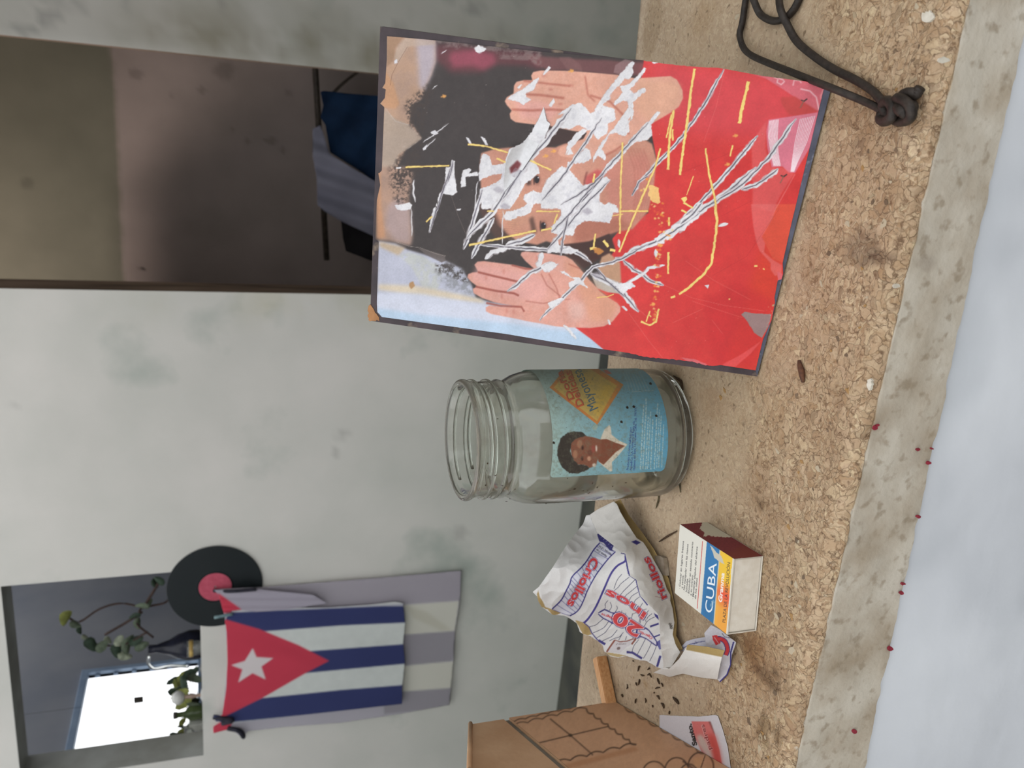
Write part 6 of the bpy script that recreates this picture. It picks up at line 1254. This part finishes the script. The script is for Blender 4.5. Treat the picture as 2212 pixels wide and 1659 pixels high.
    ty([(200, 410, .012), (290, 415, .032), (380, 412, .036), (500, 400, .034)], .006, 'tie'); ty([(200, 1300, .018), (260, 1310, .03), (330, 1325, .036), (260, 1345, .024)], .009, 'tie'); ty([(330, 1385, .018), (380, 1400, .026), (410, 1440, .018), (390, 1400, .014), (300, 1380, .016)], .008, 'tie')
    cm = noisy('pale_green_clip', (130, 156, 158), (104, 130, 136), 60, .5, .9); a, b = K_([(205, 600), (335, 575)]); A = at_y([a], YW-.034)[0]; B = at_y([b], YW-.038)[0]
    tube('clothes_clip', [A, (A+B)/2, B], .0055, cm, root, 6, 2)
build_flag()

# ================================================================== THINGS ON THE PASS-THROUGH SILL AND BEHIND
SZ = WZ0
def lp(name, prof, c, m, parent=None, n=28): return lathe(name, prof, c, m, parent, n)
def gsimple(name, c, tr=.9, rough=.05):
    m, nt, b = newmat(name, rough, c); b.inputs['Transmission Weight'].default_value = tr; b.inputs['IOR'].default_value = 1.3; return m
shelfm = noisy('dark_shelf_wood', (84, 78, 72), (64, 58, 54), 20, .5, .8)
sh_ = empty('wall_shelf', (-2.2, 2.95, SZ-.02)); tag(sh_, 'dark shelf board behind the pass-through window carrying glassware and plant', 'shelf')
box('shelf_board', (-2.9, YR+.002, SZ-.03), (-1.45, 3.3, SZ-.004), shelfm, sh_, .002)
for xx in (-2.6, -1.7): box('bracket', (xx, YR+.002, SZ-.18), (xx+.02, 3.2, SZ-.031), shelfm, sh_, .001)
def spot(px_, py_, y): return at_y([(px_, py_)], y)[0]
# white box
a = spot(431, 1622, 3.0); b = spot(408, 1564, 3.0)
wbx = box('white_box', (a[0], 2.99, SZ-.0035), (b[0], 3.05, b[2]), noisy('white_carton', (212, 214, 206), (196, 198, 190), 30, .7, 1.1), None, .002)
tag(wbx, 'plain white carton at the left end of the pass-through shelf', 'box')
# dark vase with trailing plant
c = spot(420, 1392, 2.98); vh = spot(318, 1400, 2.98)[2]-SZ
root = empty('dark_vase', (c[0], 2.98, SZ-.0035)); tag(root, 'dark slender vase on the pass-through shelf, holding the leafy stems', 'vase')
lp('vase_body', [(0, 0), (.048, 0), (.055, .02), (.056, .05), (.045, .09), (.028, .12), (.015, vh*.85), (.017, vh), (.013, vh), (.011, vh*.85), (.024, .11), (0, .1)], (c[0], 2.98, SZ-.0035), noisy('navy_glaze', (44, 46, 62), (30, 32, 44), 20, .25, .8), root)
plant = empty('leafy_stems', (c[0], 2.98, SZ+vh-.002)); tag(plant, 'brown stems with pale green leaves rising out of the dark vase', 'plant')
stem = noisy('brown_stem', (92, 74, 68), (70, 56, 52), 50, .7, 1.0); leafs = [noisy('leaf_green_%s' % w, c_, tuple(int(v*.8) for v in c_), 60, .6, 1.1) for w, c_ in (('yellow', (170, 176, 96)), ('grey', (120, 134, 112)), ('deep', (70, 88, 72)), ('pale', (176, 184, 160)))]
Q_ = lambda p: T('Q', [p])[0]
def stemq(pts, y=2.98, r=.004): tube('stem', [at_y([Q_(p)], y+.01*i)[0] for i, p in enumerate(pts)], r, stem, plant, 6, 4)
stemq([(1080, 740), (960, 640), (980, 560), (1010, 530), (1150, 500), (1190, 470)]); stemq([(1010, 530), (850, 500), (700, 540), (560, 630), (480, 600)]); stemq([(1000, 560), (880, 640), (740, 720)], r=.005); stemq([(1040, 700), (900, 780), (800, 800), (620, 780)]); stemq([(1010, 530), (1090, 400), (1130, 330)], r=.006)
g = np.random.RandomState(2)
for k, (p, sz, mi) in enumerate([((460, 600), 46, 0), ((530, 650), 30, 1), ((880, 870), 38, 3), ((900, 790), 60, 1), ((960, 760), 40, 2), ((820, 830), 46, 2), ((640, 790), 46, 2), ((720, 800), 40, 1), ((560, 690), 24, 2), ((970, 640), 36, 1), ((1000, 520), 34, 1), ((950, 590), 30, 2), ((1120, 340), 34, 2), ((1090, 360), 30, 2), ((1050, 500), 30, 1), ((840, 760), 36, 3), ((760, 760), 26, 3), ((1000, 800), 40, 1), ((600, 740), 22, 3)]):
    cpt = at_y([Q_(p)], 2.98+.03*g.randn()*.5)[0]; s_ = sz/3.26/650; a = g.rand()*6.28
    n_ = 10; V = []
    for j in range(n_): t = 2*pi*j/n_; V.append(Vector((s_*1.5*cos(t), s_*.9*sin(t)*(1-.35*cos(t)), .25*s_*cos(2*t))))
    V.append(Vector((0, 0, -.15*s_))); M_ = Matrix.Rotation(a, 4, 'Y') @ Matrix.Rotation(1.2+g.randn()*.3, 4, 'X')
    o = mesh('leaf', [cpt+np.array(M_ @ v) for v in V], [(j, (j+1) % n_, n_) for j in range(n_)], leafs[mi], plant, True)
    so = o.modifiers.new('t', 'SOLIDIFY'); so.thickness = .0008
# glassware
gl = gsimple('clear_glassware', (.95, .97, .95, 1))
def glass_thing(name, label, cat, px_, py_, y, prof, m=None):
    c = spot(px_, py_, y); r_ = empty(name, (c[0], y, SZ-.0035)); tag(r_, label, cat); return r_, (c[0], y, SZ-.0035)
r_, c = glass_thing('glass_tumbler', 'cut glass tumbler with gilt rim in front of the dark vase', 'glass', 420, 1400, 2.88, None)
lp('glass_wall', [(0, 0), (.024, 0), (.030, .055), (.028, .055), (.022, .006), (0, .006)], c, gl, r_); lp('gilt_band', [(.0285, .034), (.0298, .036), (.0306, .048), (.0295, .048)], c, noisy('gilt', (200, 170, 100), (160, 130, 70), 60, .3, 1.0), r_)
r_, c = glass_thing('candlestick', 'white candlestick with a round bulb, standing against the bright window', 'candlestick', 420, 1503, 2.95, None)
wht = noisy('white_porcelain', (226, 226, 220), (210, 210, 206), 20, .25, 1.1)
lp('foot', [(0, 0), (.034, 0), (.034, .006), (.012, .014), (0, .014)], c, wht, r_); lp('stem', [(.007, .012), (.006, .03), (.010, .045), (.007, .06), (.008, .075), (0, .075)], c, noisy('rosy_stem', (200, 176, 160), (176, 150, 136), 30, .4, 1), r_); lp('bulb', [(0, .070), (.016, .074), (.026, .088), (.026, .1), (.014, .116), (0, .120)], c, wht, r_)
r_, c = glass_thing('green_bottle', 'green glass bottle between the candlestick and white carton', 'bottle', 420, 1540, 3.02, None)
lp('bottle_body', [(0, 0), (.026, 0), (.028, .01), (.028, .055), (.012, .075), (.010, .1), (.012, .102), (.012, .108), (0, .108)], c, noisy('bottle_green', (96, 112, 70), (70, 86, 54), 20, .2, .9), r_); lp('cap', [(.0125, .104), (.0135, .106), (.0135, .118), (0, .119)], c, shelfm, r_)
r_, c = glass_thing('wine_glass', 'small stemmed glass standing in front of the white carton', 'glass', 425, 1581, 2.90, None)
lp('glass_bowl', [(0, .0), (.022, 0), (.004, .004), (.003, .035), (.018, .05), (.020, .075), (.0185, .075), (.016, .052), (0, .038)], c, gl, r_)
r_, c = glass_thing('orange_ornament', 'orange and brown ornament behind the stemmed glass on the shelf', 'ornament', 425, 1600, 3.12, None)
lp('ornament_body', [(0, 0), (.03, 0), (.034, .03), (.022, .06), (.026, .09), (.012, .105), (0, .106)], c, noisy('orange_glaze', (170, 120, 76), (120, 84, 60), 30, .4, .9), r_)
r_, c = glass_thing('glass_swan', 'clear curved glass ornament beside the dark vase', 'ornament', 420, 1445, 2.95, None)
tube('glass_curl', [at_y([Q_(p)], 2.95)[0] for p in [(1330, 945), (1200, 940), (1090, 960), (1045, 920), (1050, 870)]], .006, gl, r_, 8, 5); lp('glass_foot', [(0, 0), (.02, 0), (.016, .012), (0, .016)], c, gl, r_)
# low leafy plant silhouetted at the foot of the bright window
c = spot(425, 1560, 3.2); r_ = empty('low_green_plant', (c[0], 3.2, SZ-.0035)); tag(r_, 'low dark green plant at the foot of the bright window, behind glassware', 'plant')
lp('pot', [(0, 0), (.03, 0), (.038, .035), (.035, .035), (.028, .006), (0, .006)], (c[0], 3.2, SZ-.0035), noisy('clay_pot', (120, 84, 62), (96, 66, 50), 20, .7, .9), r_)
g = np.random.RandomState(6)
for k in range(34):
    q0 = spot(388+g.rand()*36-12*sin((k/34)*9), 1450+170*k/34, 3.2+.03*g.randn()); s_ = .016+.012*g.rand(); a = g.rand()*6.28
    V = [(s_*1.6*cos(t), s_*.8*sin(t), .2*s_*cos(2*t)) for t in np.linspace(0, 2*pi, 9)[:-1]]+[(0, 0, 0)]; M_ = Matrix.Rotation(a, 4, 'Y') @ Matrix.Rotation(1.1+g.randn()*.4, 4, 'X')
    mesh('leaf', [q0+np.array(M_ @ Vector(v)) for v in V], [(j, (j+1) % 8, 8) for j in range(8)], leafs[(2, 2, 0, 1)[k % 4]], r_, True)
    tube('stem', [np.array([c[0], 3.2, SZ+.004]), (q0+np.array([c[0], 3.2, SZ]))/2+np.array([0, 0, .01]), q0], .0012, stem, r_, 4, 2)

r_ = empty('hanging_plaque', spot(300, 1512, 3.3)); tag(r_, 'tiny dark square plaque hanging before the bright window', 'plaque')
a = spot(290, 1519, 3.3); box('plaque_plate', (a[0], 3.298, a[2]-.035), (a[0]+.028, 3.302, a[2]), shelfm, r_, .0005); tube('plaque_string', [(a[0]+.014, 3.3, a[2]), (a[0]+.014, 3.3, 2.3)], .0006, shelfm, r_, 5, 0)

# ================================================================== CLOTHES POLE IN THE DOORWAY
I_ = lambda p: T('I', p)
YC = 3.55
polem = noisy('dark_pole', (70, 62, 54), (54, 46, 40), 60, .6, .9)
pA = at_y(I_([(1612, 330)]), YC)[0]; pB = at_y(I_([(1672, 1330)]), YC)[0]; pA = pA+(pA-pB)*.8
pl = tube('clothes_pole', [pB+(pB-pA)*.0, pA], .012, polem, None, 10, 0); tag(pl, 'thin dark pole hanging level in the doorway with clothes over it', 'pole')
sus = empty('pole_cord', (pA+pB)/2); tag(sus, 'dark cord slanting off the right end of the clothes pole', 'cord')
q = [at_y(I_([p]), YC-.005)[0] for p in [(1660, 530), (1740, 440), (1830, 370), (1960, 290)]]; o = tube('cord_length', q, .006, polem, sus, 8, 4)
def cloth(name, label, pts, y, m, amp, fr, ang, parts=None, seed=0, thick=.0015):
    P0 = at_y(I_(pts), y); r_ = empty(name, P0.mean(0)); tag(r_, label, 'cloth')
    ol = I_(pts); ca, sa = cos(ang), sin(ang)
    o = px_sheet('cloth_sheet', None, ol, 4.0, lambda P: at_y(P, y+amp*np.array([sin((p[0]*ca+p[1]*sa)*fr)+.4*mn.noise((p[0]*.02, p[1]*.02, seed)) for p in P])), m, r_, solid=thick)
    return r_
cloth('blue_garment', 'dark blue garment hanging over the pole at the right of the doorway', [(1640, 470), (1660, 465), (1800, 480), (2000, 495), (2300, 560), (2500, 900), (2300, 1060), (1960, 960), (1850, 880), (1690, 780), (1665, 640), (1640, 600), (1655, 540)], YC-.022, noisy('deep_blue_cloth', (24, 52, 84), (16, 38, 66), 8, .9, 1.0, bump=.002, bscale=40), .008, .09, .6, seed=1)
cloth('white_cloth', 'pale lavender-white cloth draped slanting over the clothes pole', [(1640, 640), (1690, 790), (1800, 860), (1960, 950), (2300, 1180), (2200, 1330), (1960, 1230), (1760, 1140), (1665, 1085), (1625, 1050), (1620, 900), (1600, 800), (1600, 660)], YC-.060, noisy('pale_cloth', (150, 150, 166), (136, 136, 152), 6, .9, .9, bump=.003, bscale=20), .012, .12, 1.9, seed=4)
cloth('dark_trousers', 'black cloth hanging low behind the white cloth in the doorway', [(1745, 1130), (1900, 1180), (2200, 1260), (2250, 1420), (1900, 1335), (1770, 1285), (1755, 1220)], YC+.03, noisy('black_cloth', (34, 32, 34), (24, 22, 26), 10, .9, .9), .006, .08, .3, seed=6)
# unseen cupboard added left of the doorway to shadow the rear wall
cup = empty('light_blocker_cupboard', (-1.05, 3.1, -1.02)); tag(cup, 'unseen wooden cupboard added in the back room to block light', 'cupboard')
cw_ = noisy('light_blocker_wood', (112, 84, 62), (88, 64, 46), 10, .6, .8, stretch=(8, 8, 1))
box('light_blocker_carcass', (-1.28, 2.98, -1.018), (-.807, 3.4, 1.114), cw_, cup, .004)
d_ = box('light_blocker_door', (-.806, 2.99, -.98), (-.790, 3.39, 1.08), cw_, cup, .003); k_ = lathe('light_blocker_knob', [(0, 0), (.008, 0), (.012, .008), (.008, .018), (0, .02)], (0, 0, 0), polem, None, 16); k_.rotation_euler = (0, pi/2, 0); k_.location = (-.790, 3.05, .1); adopt(k_, d_)
